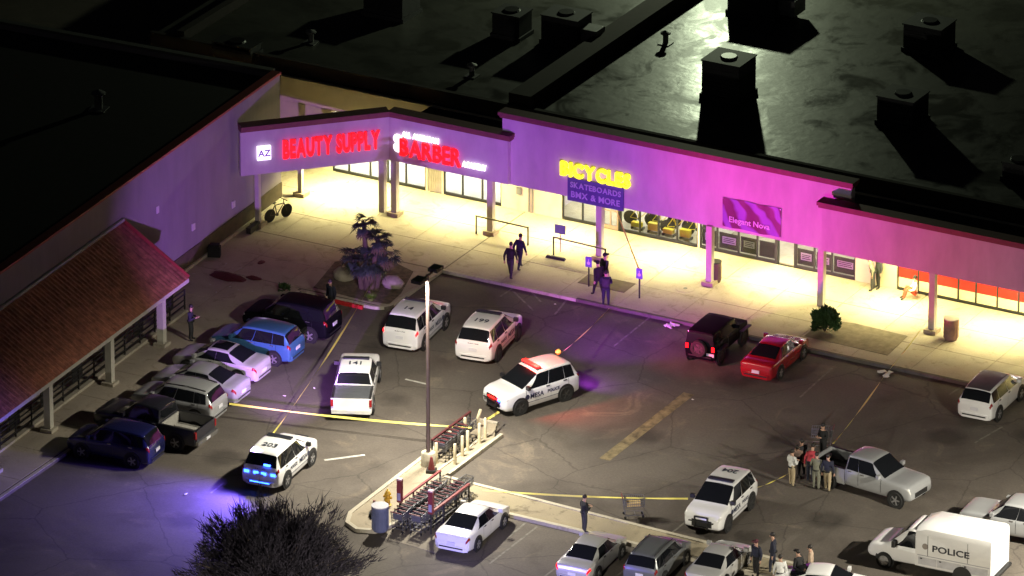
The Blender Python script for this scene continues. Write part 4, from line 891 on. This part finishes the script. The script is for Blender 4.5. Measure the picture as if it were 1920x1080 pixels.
    bm.to_mesh(out); bm.free()
    obj('body', out, t)
    hm = MB(); cz = hc+hd*.02
    hm.ball(tuple(cz-fwv*.018+hd*.012), .108, 10, 6, (1, .88, 1.0))
    hm.v = [v for v in hm.v]
    ho = hm.build('hair', HAIR if not hat else hat, t, True)
    if hat: MB().lathe([(.0, .0), (.15, .0), (.15, .012), (0, .012)], 12, tuple(hc+fwv*.07+hd*.045)).build('cap_brim', hat, t)
    for sg in (1, -1): MB().ball(tuple(hc+fwv*.088+Vector((0, sg*.034, 0))), .012, 6, 4).build('eye', EYE, t)
    MB().box(-.004, .006, -.025, .025, -.004, .004, Matrix.Translation(hc+fwv*.094-hd*.085)).build('mouth', cloth('lip', (.22, .08, .07)), t)
    if vest is not None:
        vm_ = MB(); prof = [(1.02, .19, .165), (1.15, .195, .17), (1.30, .215, .185), (1.42, .19, .155)]
        for zz, ry, rx in prof:
            for q in range(14):
                a = 2*math.pi*q/14; vv = V(rx*math.cos(a), ry*math.sin(a), zz); vm_.v.append(tuple(vv))
        for i in range(3):
            for q in range(14): vm_.f.append((i*14+q, i*14+(q+1) % 14, (i+1)*14+(q+1) % 14, (i+1)*14+q))
        vm_.build('vest', vest, t, True)
    MB().lathe([(.165, 0), (.175, .0), (.175, .05), (.165, .05)], 14, (J['pel'].x, 0, J['pel'].z+.0)).build('belt', BLKC, t)
    return t
person((957, 521), 95, 'officer in dark uniform walking left of the other on the bright walkway', BLKC, DGRY, 'walk', z=.15, vest=BLKC)
person((974, 505), 80, 'officer in navy uniform carrying a bag on the bright walkway', NAVYC, NAVYC, 'walk', z=.15, carry=None)
person((1122, 556), 150, 'officer in black standing behind another near the blue parking signs', BLKC, BLKC, 'walk', z=.15, hat=BLKC)
person((1136, 574), 120, 'officer in navy with tactical vest standing at the kerb on the tape line', NAVYC, NAVYC, 'stand', z=.15, vest=DGRY, carry='fold')
person((1133, 541), 60, 'dark clothed person behind the two officers at the parking signs', DGRY, BLKC, 'stand', z=.15, hat=BLKC)
person((358, 638), 20, 'person in dark jacket standing beside the tiled canopy column', NAVYC, DGRY, 'stand', carry='phone', z=.15)
person((621, 590), 250, 'officer in navy shirt standing behind the black parked car', NAVYC, BLKC, 'stand', z=.0, skin=0)
person((1637, 545), 200, 'person in olive clothes leaning by the lit shop windows', OLIV, DGRY, 'lean', z=.15, carry='fold')
person((1647, 541), 230, 'person in dark coat with long object beside the lit shop windows', DGRY, BLKC, 'stand', z=.15, hat=BLKC)
person((1716, 560), 215, 'person in white and red sitting on the walkway against the shop window', WHTC, cloth('red_trousers', (.5, .08, .04)), 'sit', z=.15)
person((1484, 912), 70, 'man in white shirt and khaki trousers at the pickup tailgate', WHTC, KHAK, 'stand', carry='phone')
person((1503, 893), 160, 'person in dark top facing the man in the white shirt', DGRY, BLKC, 'stand', carry='fold')
person((1493, 895), -60, 'person in brown shirt bending behind the man in the white shirt', cloth('brown', (.22, .15, .12)), DGRY, 'bend')
person((1543, 862), 250, 'officer in black jacket beside the truck bed near the shopping cart', BLKC, BLKC, 'stand', carry='fold')
person((1519, 905), 100, 'person in red and white top by the pickup tailgate', cloth('red', (.45, .05, .07)), NAVYC, 'bend')
person((1530, 918), 100, 'man in olive grey coveralls between the tailgate and a navy shirted man', OLIV, OLIV, 'stand', carry='phone')
person((1551, 921), 95, 'man in navy shirt and khaki trousers seen from behind at the truck', NAVYC, KHAK, 'wide', hat=HAIR)
person((1095, 998), 60, 'person in dark jacket standing on the median behind the silver sedan', BLKC, DGRY, 'stand', z=.13, carry='fold')
person((1418, 1082), 250, 'officer in dark uniform with light belt beside the pale silver sedan', NAVYC, BLKC, 'stand', vest=NAVYC, hat=cloth('maroon', (.08, .02, .03)))
person((1449, 1075), 200, 'tall officer in navy jacket seen from behind at the bottom edge', NAVYC, NAVYC, 'wide', h=1.9)
person((1462, 1112), 120, 'person in white top crouched low at the bottom edge', WHTC, NAVYC, 'stand')
person((1496, 1102), 160, 'person in black shirt by the white car at the bottom edge', BLKC, BLKC, 'stand', hat=HAIR)
person((1519, 1093), 200, 'person in tan jacket behind the white car at the bottom edge', cloth('tan', (.40, .30, .22)), DGRY, 'stand')

# ------------------------------------------------------------------ vegetation
LEAF = mat('palm_leaf', (.035, .052, .045), .6, var=.4, scale=4); BARK = mat('bark', (.09, .065, .045), .9, var=.3, bump=.5, bscale=20); BUSHM = mat('bush_leaf', (.045, .10, .03), .7, var=.45, scale=6); DRY = mat('dry_frond', (.13, .10, .06), .9, var=.3)
p = U(690, 545, .15); pt = thing('palm_tree', (p.x, p.y, .15), 0, 'clump of dark fan palms in the planter corner', 'palm tree')
def frond(mb, base, d, L, droop, n=13):
    d = Vector(d).normalized(); pts = []
    for i in range(6):
        u = i/5; pts.append(base+d*L*u+Vector((0, 0, -droop*u*u)))
    mb.tube(pts[:4], [.018, .016, .013, .01], 4)
    tip = pts[3]; ax = (pts[4]-pts[3]).normalized(); sd = ax.cross(Vector((0, 0, 1))).normalized(); upn = sd.cross(ax)
    for q in range(n):
        a = R(-105+210*q/(n-1)); v = (ax*math.cos(a)+sd*math.sin(a)+upn*random.uniform(-.1, .2)).normalized(); ll = L*.62*(.75+.25*math.cos(a))*random.uniform(.85, 1.1)
        w = v.cross(upn).normalized()*.036; m_ = tip+v*ll*.55+upn*.02; e_ = tip+v*ll+Vector((0, 0, -.14*ll))
        mb.add([tip, m_+w, e_, m_-w], [(0, 1, 2, 3)])
for bx, by, lx, ly, hh, nf, L in ((-.1, .1, -.25, .2, 3.2, 17, .74), (.2, -.05, .35, .1, 2.75, 17, .74), (0, 0, .05, -.1, 1.6, 30, .95), (-.35, .1, -.6, .1, 1.5, 16, .72), (.3, .2, .4, .25, 1.9, 16, .78)):
    tr = MB().tube([(bx, by, 0), (bx+lx*.4, by+ly*.4, hh*.5), (bx+lx, by+ly, hh)], [.17, .13, .10], 9).build('trunk', BARK, pt, True)
    mb = MB(); top = Vector((bx+lx, by+ly, hh))
    for q in range(nf):
        a = q*2.4+random.uniform(-.3, .3); e_ = R(random.uniform(-25, 75)); frond(mb, top, (math.cos(a)*math.cos(e_), math.sin(a)*math.cos(e_), math.sin(e_)), L*random.uniform(.8, 1.1), .35)
    mb.build('crown', LEAF, pt)
    mb = MB()
    for q in range(10):
        a = q*.63; frond(mb, top-Vector((0, 0, .1)), (math.cos(a)*.55, math.sin(a)*.55, -.8), L*.8, .1, 9)
    mb.build('dead_fronds', DRY, pt)
def bush(name, px, z, rx, rz, n, m, label, cat, twig=False):
    p = U(*px, z); t = thing(name, (p.x, p.y, z), 0, label, cat); mb = MB()
    for q in range(n):
        u = random.random()**.4; a = random.uniform(0, 2*math.pi); ph = math.acos(random.uniform(-.5, 1)); r_ = u*(1+.18*math.sin(a*3+ph*4))
        c = Vector((rx*r_*math.sin(ph)*math.cos(a), rx*r_*math.sin(ph)*math.sin(a), rz*.8+rz*r_*math.cos(ph))); 
        d = (c-Vector((0, 0, rz*.3))).normalized()+Vector((random.uniform(-.5, .5), random.uniform(-.5, .5), random.uniform(0, .6))); d.normalize()
        s_ = d.cross(Vector((random.uniform(-1, 1), random.uniform(-1, 1), .3))).normalized()
        l = .16*random.uniform(.7, 1.4); w = .045
        mb.add([c, c+d*l*.5+s_*w, c+d*l, c+d*l*.5-s_*w], [(0, 1, 2, 3)])
    mb.build('foliage', m, t)
    sm = MB()
    for q in range(9):
        a = q*.7; sm.tube([(0, 0, 0), (rx*.3*math.cos(a), rx*.3*math.sin(a), rz*.6), (rx*.7*math.cos(a), rx*.7*math.sin(a), rz*(1.1+.1*(q % 3)))], [.03, .02, .008], 5)
    sm.build('stem', BARK, t); return t
bush('shrub', (1546, 622), .15, .58, .62, 3200, BUSHM, 'round green shrub on the walkway in front of a column', 'shrub')
bush('small_plant', (533, 545), .15, .22, .16, 160, BUSHM, 'tiny green plant by the planter kerb left of the black car', 'plant')
p = U(690, 556, .17); gp = thing('small_plant', (p.x+.35, p.y-.35, .165), 0, 'bright green grassy plant at the foot of the palms', 'plant')
mb = MB()
for q in range(120):
    a = random.uniform(0, 6.28); r_ = random.uniform(0, .12); l = random.uniform(.25, .5); b = Vector((r_*math.cos(a), r_*math.sin(a), 0)); e_ = b+Vector((math.cos(a)*l*.7, math.sin(a)*l*.7, l*.6)); w = Vector((-math.sin(a), math.cos(a), 0))*.02
    mb.add([b-w, b+w, (b+e_)/2+Vector((0, 0, .08))+w*.8, e_, (b+e_)/2+Vector((0, 0, .08))-w*.8], [(0, 1, 2, 3, 4)])
mb.build('blades', mat('grass_bright', (.16, .24, .05), .7, var=.3), gp)
ROCK = mat('pale_rock', (.36, .32, .24), .9, var=.2, scale=3, bump=.4, bscale=12)
for px, r_, lb_ in (((645, 522), .52, 'rounded dim boulder left of the palms'), ((737, 537), .50, 'pale flat boulder right of the palms')):
    p = U(*px, .15); b = MB().ball((0, 0, r_*.35), r_, 12, 8, (1.1, .9, .75), .07).build('boulder', ROCK, None, True, loc=(p.x, p.y, .15)); tag(b, lb_, 'boulder')
# big feathery tree in the foreground
p = U(515, 1168, 0); ft = thing('feathery_tree', (p.x, p.y, 0), 0, 'dark feathery tree crown rising from the bottom edge', 'tree')
TWG = mat('twig_foliage', (.026, .021, .034), .9, var=.4, scale=2)
MB().tube([(0, 0, 0), (.05, .02, 1.2), (0, .05, 2.2)], [.22, .18, .15], 10).build('trunk', BARK, ft, True)
mb = MB(); lim = MB()
for q in range(70):
    a = q*2.399; e_ = R(8+78*((q*7) % 70)/70); L = random.uniform(2.7, 4.5)*(.72+.28*math.cos(e_))
    d = Vector((math.cos(a)*math.cos(e_), math.sin(a)*math.cos(e_), math.sin(e_)*.82)); base = Vector((0, .05, 1.9))
    pts = [base+d*L*u+Vector((0, 0, .25*u*u*L*.5)) for u in (0, .35, .7, 1)]
    lim.tube(pts, [.06, .04, .025, .008], 5)
    for k_ in range(260):
        u = random.uniform(.25, 1); i = min(2, int(u*3)); c = pts[i].lerp(pts[i+1], u*3-i)+Vector((random.gauss(0, .16), random.gauss(0, .16), random.gauss(0, .16)))
        v = (d*.75+Vector((random.gauss(0, .35), random.gauss(0, .35), random.uniform(.1, .9)))).normalized(); l = random.uniform(.22, .6); s_ = v.cross(Vector((random.uniform(-1, 1), random.uniform(-1, 1), .2))).normalized()*.022
        mb.add([c-s_, c+s_, c+v*l], [(0, 1, 2)])
for q in range(30000):
    a = random.uniform(0, 6.283); ph = math.acos(random.uniform(-.25, 1)); u = random.random()**.33; lump = 1+.10*math.sin(a*5+ph*3)+.08*math.sin(a*9-ph*6)
    c = Vector((3.15*u*lump*math.sin(ph)*math.cos(a), 3.15*u*lump*math.sin(ph)*math.sin(a), 2.5+2.25*u*lump*math.cos(ph)))
    v = (c-Vector((0, 0, 1.6))).normalized()+Vector((random.gauss(0, .5), random.gauss(0, .5), random.uniform(0, .7))); v.normalize(); l = random.uniform(.10, .26); s_ = v.cross(Vector((random.uniform(-1, 1), random.uniform(-1, 1), .2))).normalized()*.02
    mb.add([c-s_, c+s_, c+v*l], [(0, 1, 2)])
lim.build('limbs', BARK, ft, True); mb.build('crown', TWG, ft)

# ------------------------------------------------------------------ street furniture
def post_sign(px, lb_, z=.15):
    p = U(*px, z); t = thing('parking_sign', (p.x, p.y, z), R(8), lb_, 'sign'); MB().box(-.03, .03, -.03, .03, 0, 1.5).build('post', BLACK, t)
    MB().box(-.16, .16, -.05, -.032, 1.0, 1.52).build('sign_plate', PURPS, t)
    o = obj('wheelchair_mark', MB().lathe([(.055, 0), (.085, 0), (.085, -.004), (.055, -.004)], 12, (0, -.052, 1.2), 'y').box(-.02, .02, -.056, -.052, 1.26, 1.40).mesh('wheelchair_mark', WHITEP), t)
post_sign((1104, 537), 'blue parking sign on a short black post left of the officers'); post_sign((1199, 559), 'blue parking sign on a short black post right of the officers')
p = U(1046, 476, .15); t = thing('notice_board', (p.x, p.y+.25, .15), R(4), 'blue grey notice board on a thin post above the walkway rail', 'sign'); MB().box(-.025, .025, -.02, .02, 0, 1.35).build('post', mat('pale_post', (.55, .5, .4), .6), t); MB().box(-.28, .28, -.06, -.022, .95, 1.42).build('board', mat('board_blue', (.16, .18, .30), .5), t)
def rail(pa, pb, lb_, z=.15):
    a = U(*pa, z); b = U(*pb, z); d = b-a; t = thing('hoop_rail', a, math.atan2(d.y, d.x), lb_, 'railing'); L = d.length
    for x in (0, L): MB().box(x-.03, x+.03, -.03, .03, 0, .95).build('post', BLACK, t)
    MB().box(0.03, L-.03, -.03, .03, .88, .95).build('top_bar', mat('rail_olive', (.2, .19, .13), .6), t)
rail((893, 438), (990, 460), 'thin walkway rail passing behind the column left of the walking officers'); rail((1038, 478), (1135, 501), 'thin walkway rail below the blue grey notice board')
for px, lb_ in (((1042, 485), 'dark rubber wheel stop at the foot of the walkway rail'),):
    p = U(*px, .15); t = thing('wheel_stop', (p.x, p.y, .15), R(2), lb_, 'wheel stop'); MB().add([(-.5, -.1, 0), (.5, -.1, 0), (.5, .1, 0), (-.5, .1, 0), (-.45, -.05, .12), (.45, -.05, .12), (.45, .05, .12), (-.45, .05, .12)], [(3, 2, 1, 0), (4, 5, 6, 7), (0, 1, 5, 4), (1, 2, 6, 5), (2, 3, 7, 6), (3, 0, 4, 7)]).build('block', DARKM, t); MB().box(-.3, -.26, -.02, .02, .1, .13).build('bolt', STEEL, t)
def bin_(px, c, lb_, r_=.33, h=1.0, z=.15, lid=None):
    p = U(*px, z); t = thing('trash_can', (p.x, p.y, z), 0, lb_, 'trash can')
    MB().lathe([(r_*.86, 0), (r_, .1), (r_, h*.86), (r_*1.05, h*.88), (r_*1.05, h), (r_*.7, h), (r_*.66, h*.8), (0, h*.8)], 20).build('barrel', c, t, True)
    MB().lathe([(r_*.72, h+.002), (r_*1.07, h+.002), (r_*1.07, h+.05), (r_*.72, h+.05)], 20).build('rim', lid or WHITEP, t, True)
    for q in range(14):
        a = 2*math.pi*q/14; MB().box(-.012, .012, r_-.004, r_+.018, .12, h*.84, Matrix.Rotation(a, 4, 'Z')).build('rib', c, t)
bin_((1783, 635), mat('bin_brown', (.28, .16, .13), .8, var=.2), 'pinkish brown round trash can near the right column', .34, 1.0, lid=mat('bin_rim', (.5, .4, .36), .7))
bin_((1341, 528), mat('bin_dark', (.11, .07, .06), .8), 'dark round trash can just behind a column under the violet banner', .28, 1.0, lid=BLACK)
bin_((713, 994), mat('bin_blue', (.13, .15, .26), .6), 'blue grey round trash can at the rounded end of the cart island', .36, 1.15, z=.13, lid=mat('bin_rim_grey', (.4, .4, .45), .6))
BOL = mat('bollard_cream', (.62, .54, .36), .7, var=.15)
for i, (px, pos) in enumerate([((818, 868), 'nearest the lamp post base'), ((844, 846), 'second on the left side'), ((853, 870), 'nearest on the right kerb side'), ((867, 855), 'second on the right kerb side'), ((872, 825), 'tallest in the middle'), ((877, 845), 'third on the right kerb side'), ((899, 831), 'fourth on the right kerb side'), ((910, 821), 'farthest on the right kerb side'), ((889, 803), 'leaning at the far end')]):
    p = U(*px, .13); h = 1.1 if i == 4 else .98; b = MB().lathe([(.075, 0), (.075, h-.04), (.055, h), (0, h+.01)], 12).build('bollard', BOL, None, True, loc=(p.x, p.y, .13))
    if i == 8: b.rotation_euler = (R(-8), R(16), 0)
    tag(b, 'cream bollard on the far cart island, '+pos, 'bollard', 'bollards round the far cart island')
p = U(727, 948, .13); t = thing('fire_hydrant', (p.x, p.y, .13), 0, 'yellow fire hydrant on the cart island behind the blue grey can', 'fire hydrant'); HYD = mat('hydrant_yellow', (.62, .36, .03), .5, var=.15)
MB().lathe([(.17, 0), (.17, .05), (.11, .07), (.11, .52), (.15, .54), (.15, .58), (.12, .62), (.08, .72), (.03, .74), (.03, .80), (0, .80)], 14).build('barrel', HYD, t, True)
for s_ in (1, -1): MB().tube([(0, 0, .42), (s_*.2, 0, .42)], [.06, .065], 10).build('outlet', HYD, t, True)
MB().tube([(0, 0, .36), (0, -.21, .36)], [.075, .08], 10).build('pumper_cap', HYD, t, True)
def red_marker(px, lb_, z=.13):
    p = U(*px, z); t = thing('red_marker', (p.x, p.y, z), R(20), lb_, 'marker'); MB().box(-.22, .22, -.22, .22, 0, .14).build('base', BLACK, t); MB().lathe([(.16, .14), (.05, .72), (0, .73)], 12).build('cone', REDP, t, True)
red_marker((809, 885), 'red cone on a black base beside the lamp post footing'); red_marker((702, 966), 'red cone leaning near the blue grey can on the cart island')
# bicycles
def bicycle(t, fm, scale=1.0):
    w = MB().lathe([(.33, -.015), (.345, 0), (.33, .015), (.315, 0), (.33, -.015)], 20, axis='y'); 
    for q in range(8): a = math.pi*q/8; w.bar((.32*math.cos(a), 0, .32*math.sin(a)), (-.32*math.cos(a), 0, -.32*math.sin(a)), .006)
    me = w.mesh('wheel', TYRE)
    for x in (-.52, .52): obj('wheel', me, t, (x, 0, .345))
    f = MB(); bb = (-.08, 0, .30); hd_ = (.36, 0, .78); se = (-.2, 0, .80)
    for a, b in ((bb, hd_), (bb, se), (se, hd_), (bb, (-.52, 0, .345)), (se, (-.52, 0, .345)), (hd_, (.52, 0, .345))): f.bar(a, b, .035)
    f.build('frame', fm, t); MB().bar((.34, -.28, .98), (.34, .28, .98), .03).bar((.35, 0, .78), (.34, 0, .98), .03).build('handlebar', BLACK, t); MB().ball((-.23, 0, .93), .12, 8, 5, (1.1, .6, .3)).bar((-.2, 0, .8), (-.22, 0, .92), .03).build('saddle', BLACK, t)
    MB().lathe([(.0, -.02), (.09, -.02), (.09, .02), (0, .02)], 12, (-.08, 0, .30), 'y').build('crankset', DARKM, t)
p = U(522, 412, .15); t = thing('bicycle', (p.x, p.y, .15), R(70), 'bicycle parked by the dim wall left of the bright walkway', 'bicycle'); bicycle(t, DARKM)
for i, x in enumerate((1.9, 3.0, 3.9, 4.9)):
    t = thing('bicycle', (x, 9.35+.2*(i % 2), .16), R(12+10*i), ['yellow framed bicycle inside the shop window nearest the door', 'second yellow bicycle inside the shop window', 'third yellow bicycle inside the shop window', 'yellow bicycle inside the shop window farthest right'][i], 'bicycle', 'bicycles on show in the shop window'); bicycle(t, YEL)
for i, x in enumerate((2.0, 2.9, 3.7, 4.6)):
    t = thing('display_stand', (x, 8.85, .16), 0, ['low yellow display stand nearest the shop door', 'second low yellow display stand in the bicycle window', 'third low yellow display stand in the bicycle window', 'last low yellow display stand in the bicycle window'][i], 'display stand', 'yellow display stands'); MB().box(-.30, .22, -.12, .12, .12, .34+.14*(i % 2)).build('shelf', YEL, t); MB().box(-.3, -.25, -.15, .15, 0, .12).build('leg', BLACK, t); MB().box(.25, .3, -.15, .15, 0, .12).build('leg', BLACK, t)

# ------------------------------------------------------------------ shopping carts and corrals
def cart_mesh():
    b = MB(); T = lambda x, y, z: Vector((x, y, z))
    x0, x1 = -.42, .46; wr, wf = .27, .20
    def corner(u, s_, z): # u 0 rear .. 1 front
        return T(x0+(x1-x0)*u, s_*(wr+(wf-wr)*u)*(.82+.18*(z-.5)/.42), z)
    for z in (.52, .66, .79, .93):
        for s_ in (1, -1): b.bar(corner(.06*(.93-z), s_, z), corner(1, s_, z), .02)
        b.bar(corner(1, 1, z), corner(1, -1, z), .014); b.bar(corner(0, 1, z), corner(0, -1, z), .014)
    for i in range(11):
        u = i/10
        for s_ in (1, -1): b.bar(corner(u, s_, .52), corner(u, s_, .93), .015)
        b.bar(corner(u, 1, .52), corner(u, -1, .52), .010)
    for i in range(1, 6): b.bar(corner(1, 1-2*i/6, .52), corner(1, 1-2*i/6, .93), .010)
    WIRE = mat('cart_wire', (.17, .17, .185), .45, .6); bk = b.mesh('basket', WIRE)
    f = MB()
    for s_ in (1, -1): f.tube([T(-.5, s_*.27, 1.0), T(-.42, s_*.27, .5), T(-.40, s_*.26, .16), T(.42, s_*.2, .14)], .015, 6)
    f.bar(T(-.4, -.26, .2), T(-.4, .26, .2), .02); f.bar(T(.42, -.2, .14), T(.42, .2, .14), .02); f.bar(T(.05, -.23, .15), T(.05, .23, .15), .02)
    fr = f.mesh('frame', WIRE); h = MB().bar(T(-.52, -.28, 1.01), T(-.52, .28, 1.01), .04).mesh('handle', mat('handle_maroon', (.14, .03, .035), .5))
    wl = MB().lathe([(.03, -.02), (.06, -.02), (.06, .02), (.03, .02)], 10, (0, 0, 0), 'y').mesh('wheel', TYRE)
    st_ = MB().box(-.40, -.38, -.22, .22, .62, .9).mesh('child_seat', mat('seat_grey', (.12, .12, .14), .5))
    return bk, fr, h, wl, st_
CM = cart_mesh()
def cart(x, y, rz, lb_, group=None, z=0.012, tilt=0):
    t = thing('shopping_cart', (x, y, z), rz, lb_, 'shopping cart', group)
    obj('basket', CM[0], t); obj('frame', CM[1], t); obj('handle', CM[2], t); obj('child_seat', CM[4], t)
    for a, b in ((-.4, .25), (-.4, -.25), (.4, .19), (.4, -.19)): obj('wheel', CM[3], t, (a, b, .06))
    return t
GC = 'shopping carts nested in the near corral'; GC2 = 'shopping carts nested in the far corral'
for lane, (xx, y0, n) in enumerate(((8.62, -25.8, 12), (9.45, -25.6, 13))):
    for i in range(n):
        cart(xx+random.uniform(-.03, .03), y0+i*.33, R(90+random.uniform(-4, 4)), ['shopping cart nested in the left lane of the near corral', 'shopping cart nested in the right lane of the near corral'][lane], GC)
for i in range(7): cart(6.75+random.uniform(-.04, .04), -18.6+i*.36, R(90+random.uniform(-4, 4)), 'shopping cart nested in the far corral among the bollards', GC2, .135)
p = U(1188, 968, 0); ct = cart(p.x, p.y, R(35), 'lone wire shopping cart catching orange light beside the median', None, .0)
cb = MB().box(-.30, .30, -.17, .17, .54, .72).build('cardboard_box', mat('cardboard', (.62, .46, .20), .8, var=.1), None, loc=(p.x, p.y, 0), rz=R(35)); tag(cb, 'tan cardboard box inside the lone cart by the median', 'box')
p = U(1541, 838, 0); cart(p.x, p.y, R(200), 'lone shopping cart with red handle behind the officers at the truck', None, .0)
def corral(name, x, y0, y1, lb_, post):
    t = thing(name, (x, y0, .0), 0, lb_, 'cart corral'); L = y1-y0
    for i in range(4): MB().box(-.03, .03, L*i/3-.03, L*i/3+.03, .012, 1.0).build('post', DARKM, t)
    MB().box(-.055, .055, -.02, L+.02, 1.003, 1.08).build('rail_board', REDP, t)
    MB().box(-.028, .028, .04, L-.04, .35, .40).build('lower_rail', DARKM, t)
    if post:
        pl = MB().box(-.11, .11, -.09, .09, 1.0, 2.05).build('sign_panel', REDP, t); MB().box(-.115, .115, -.095, .095, 2.051, 2.12).build('sign_cap', mat('sign_cap_pink', (.6, .4, .42), .5), pl)
        MB().box(-.08, .08, -.097, -.092, 1.1, 1.45).build('sign_label', mat('sign_label', (.3, .28, .4), .5), pl)
corral('cart_corral', 8.2, -25.2, -21.6, 'near corral rail with red boards on the side of the island', True); corral('cart_corral', 9.98, -25.6, -22.2, 'near corral rail with red boards beside the white sedan', True)
REDP = mat('maroon_paint', (.10, .022, .025), .6)
corral('cart_corral', 6.28, -18.9, -15.4, 'far corral rail with dark red board among the cream bollards', False)

# ------------------------------------------------------------------ caution tape
def tape(pa, za, pb, zb, lb_, sag=.15, w=.11):
    a = U(*pa, za); b = U(*pb, zb); N = 24; mb = MB(); d = (b-a); hd_ = Vector((d.x, d.y, 0)).normalized(); sd = Vector((-hd_.y, hd_.x, 0))
    for i in range(N+1):
        u = i/N; c = a.lerp(b, u)-Vector((0, 0, sag*4*u*(1-u))); tw = R(40)+R(30)*math.sin(u*9+a.x); ax = sd*math.cos(tw)+Vector((0, 0, 1))*math.sin(tw)
        mb.v += [tuple(c-ax*w/2), tuple(c+ax*w/2)]
    for i in range(N): mb.f.append((2*i, 2*i+1, 2*i+3, 2*i+2))
    o = mb.build('caution_tape', YTAPE); return tag(o, lb_, 'tape', 'yellow police tape')
tape((690, 543), 1.1, (508, 818), 1.45, 'yellow tape running from the palms to the police SUV with blue lights', .25, .11)
tape((430, 757), .8, (884, 802), 1.05, 'yellow tape stretched from the silver wagon across to the cream bollards', .12, .10)
tape((912, 786), 1.0, (935, 772), .8, 'short yellow tape from the bollards to the front of the red lit SUV', .03)
tape((905, 919), .9, (1290, 935), .95, 'yellow tape along the median to the SUV with the push bar', .1, .08)
tape((1142, 578), .9, (1052, 662), 1.55, 'yellow tape from the officer at the kerb to the red lit SUV', .1, .07)
tape((1156, 395), 2.6, (1199, 507), 1.4, 'yellow tape hanging from the fascia column to a blue parking sign', .02, .07)
tape((1745, 592), .9, (1660, 702), .7, 'yellow tape from the right column down over the kerb', .08, .08)
tape((1660, 702), .7, (1562, 832), 1.0, 'yellow tape from the white heap on the kerb to the truck bed', .1, .10)
tape((1478, 888), .9, (1420, 914), .9, 'yellow tape from the man in white to the SUV with the push bar', .05, .08)
tp_ = MB().ball((0, 0, .12), .14, 9, 6, (1, 1, .9), .2).build('tape_bundle', YTAPE, None, True, loc=(*U(1047, 664, 1.75)[:2], 1.74)); tag(tp_, 'crumpled ball of yellow tape on the roof of the red lit SUV', 'tape')

# ------------------------------------------------------------------ litter
PAP = mat('paper_white', (.75, .75, .72), .7); MARO = cloth('maroon_dark', (.10, .015, .02))
def scrap(px, s_, lb_, m=PAP, z=0.0, n=3, group=None):
    p = U(*px, z); mb = MB()
    for q in range(n):
        a = random.uniform(0, 6.28); c = Vector((random.uniform(-.6, .6)*s_, random.uniform(-.6, .6)*s_, .02)); r_ = s_*random.uniform(.3, .6)
        vs = [c+Vector((r_*math.cos(a+k_*1.05)*random.uniform(.5, 1), r_*math.sin(a+k_*1.05)*random.uniform(.5, 1), random.uniform(0, .3)*s_)) for k_ in range(6)]+[c+Vector((0, 0, .25*s_))]
        mb.add(vs, [(k_, (k_+1) % 6, 6) for k_ in range(6)])
    o = mb.build('paper_scrap', m, None, loc=(p.x, p.y, z)); return tag(o, lb_, 'litter', group)
scrap((1258, 613), .42, 'heap of white crumpled pieces by the kerb left of the black off road car', n=7); scrap((1658, 703), .42, 'heap of white crumpled pieces on the kerb under the tape', n=8); scrap((1298, 750), .12, 'small white scrap at the end of the faded yellow line'); scrap((1043, 571), .10, 'tiny white cup lying in front of the kerb ramp'); scrap((352, 928), .14, 'white paper scrap on the asphalt left of the foreground tree'); scrap((588, 729), .10, 'tiny white scrap beside the long yellow tape')  # the two larger heaps are plain white crumpled pieces
scrap((536, 743), .16, 'faint pale scrap left of the police pickup', LINEW); scrap((651, 343), .12, 'tiny dark object on the bright walkway of the corner shop', DARKM, .15)
GD = 'small pale debris on the dim pavement'
for px in ((392, 535), (405, 550), (446, 545), (470, 548), (423, 497), (452, 505), (365, 515), (432, 538), (384, 500), (410, 520), (478, 520)):
    scrap(px, .13, 'small pale piece of debris scattered near the maroon cloth', mat('debris_pale', (.5, .46, .44), .7), .15, 2, GD)
def clothheap(px, a, b, h, lb_, z=.15):
    p = U(*px, z); mb = MB().ball((0, 0, 0), 1, 14, 6, (a, b, h), .16); mb.v = [(x, y, max(0, q)) for x, y, q in mb.v]
    o = mb.build('crumpled_cloth', MARO, None, True, loc=(p.x, p.y, z)); return tag(o, lb_, 'cloth')
clothheap((428, 520), .95, .42, .16, 'large dark maroon cloth crumpled on the dim pavement'); clothheap((476, 522), .4, .2, .1, 'small dark maroon cloth right of the large one'); clothheap((490, 492), .16, .25, .06, 'narrow dark maroon cloth near the wall and pavement')
p = U(402, 480, .15); o = MB().box(-.3, .3, -.2, .2, 0, .5).box(-.2, .25, -.15, .15, .5, .62).build('bag', BLKC, None, loc=(p.x, p.y, .15), rz=.4); tag(o, 'black bag standing by the base of the side wall', 'bag')
p = U(475, 432, .15); o = MB().box(-.5, .5, -.12, .12, 0, .3).build('planter_box', DARKM, None, loc=(p.x, p.y, .15), rz=R(-87)); tag(o, 'low dark box lying along the side wall base', 'box')
# red strip along the kerb face behind the black car
ribbon('red_kerb_face', [U(628, 568)[:2], U(680, 580)[:2]], .12, .0, .172, mat('kerb_face_red', (.5, .02, .02), .6), g)
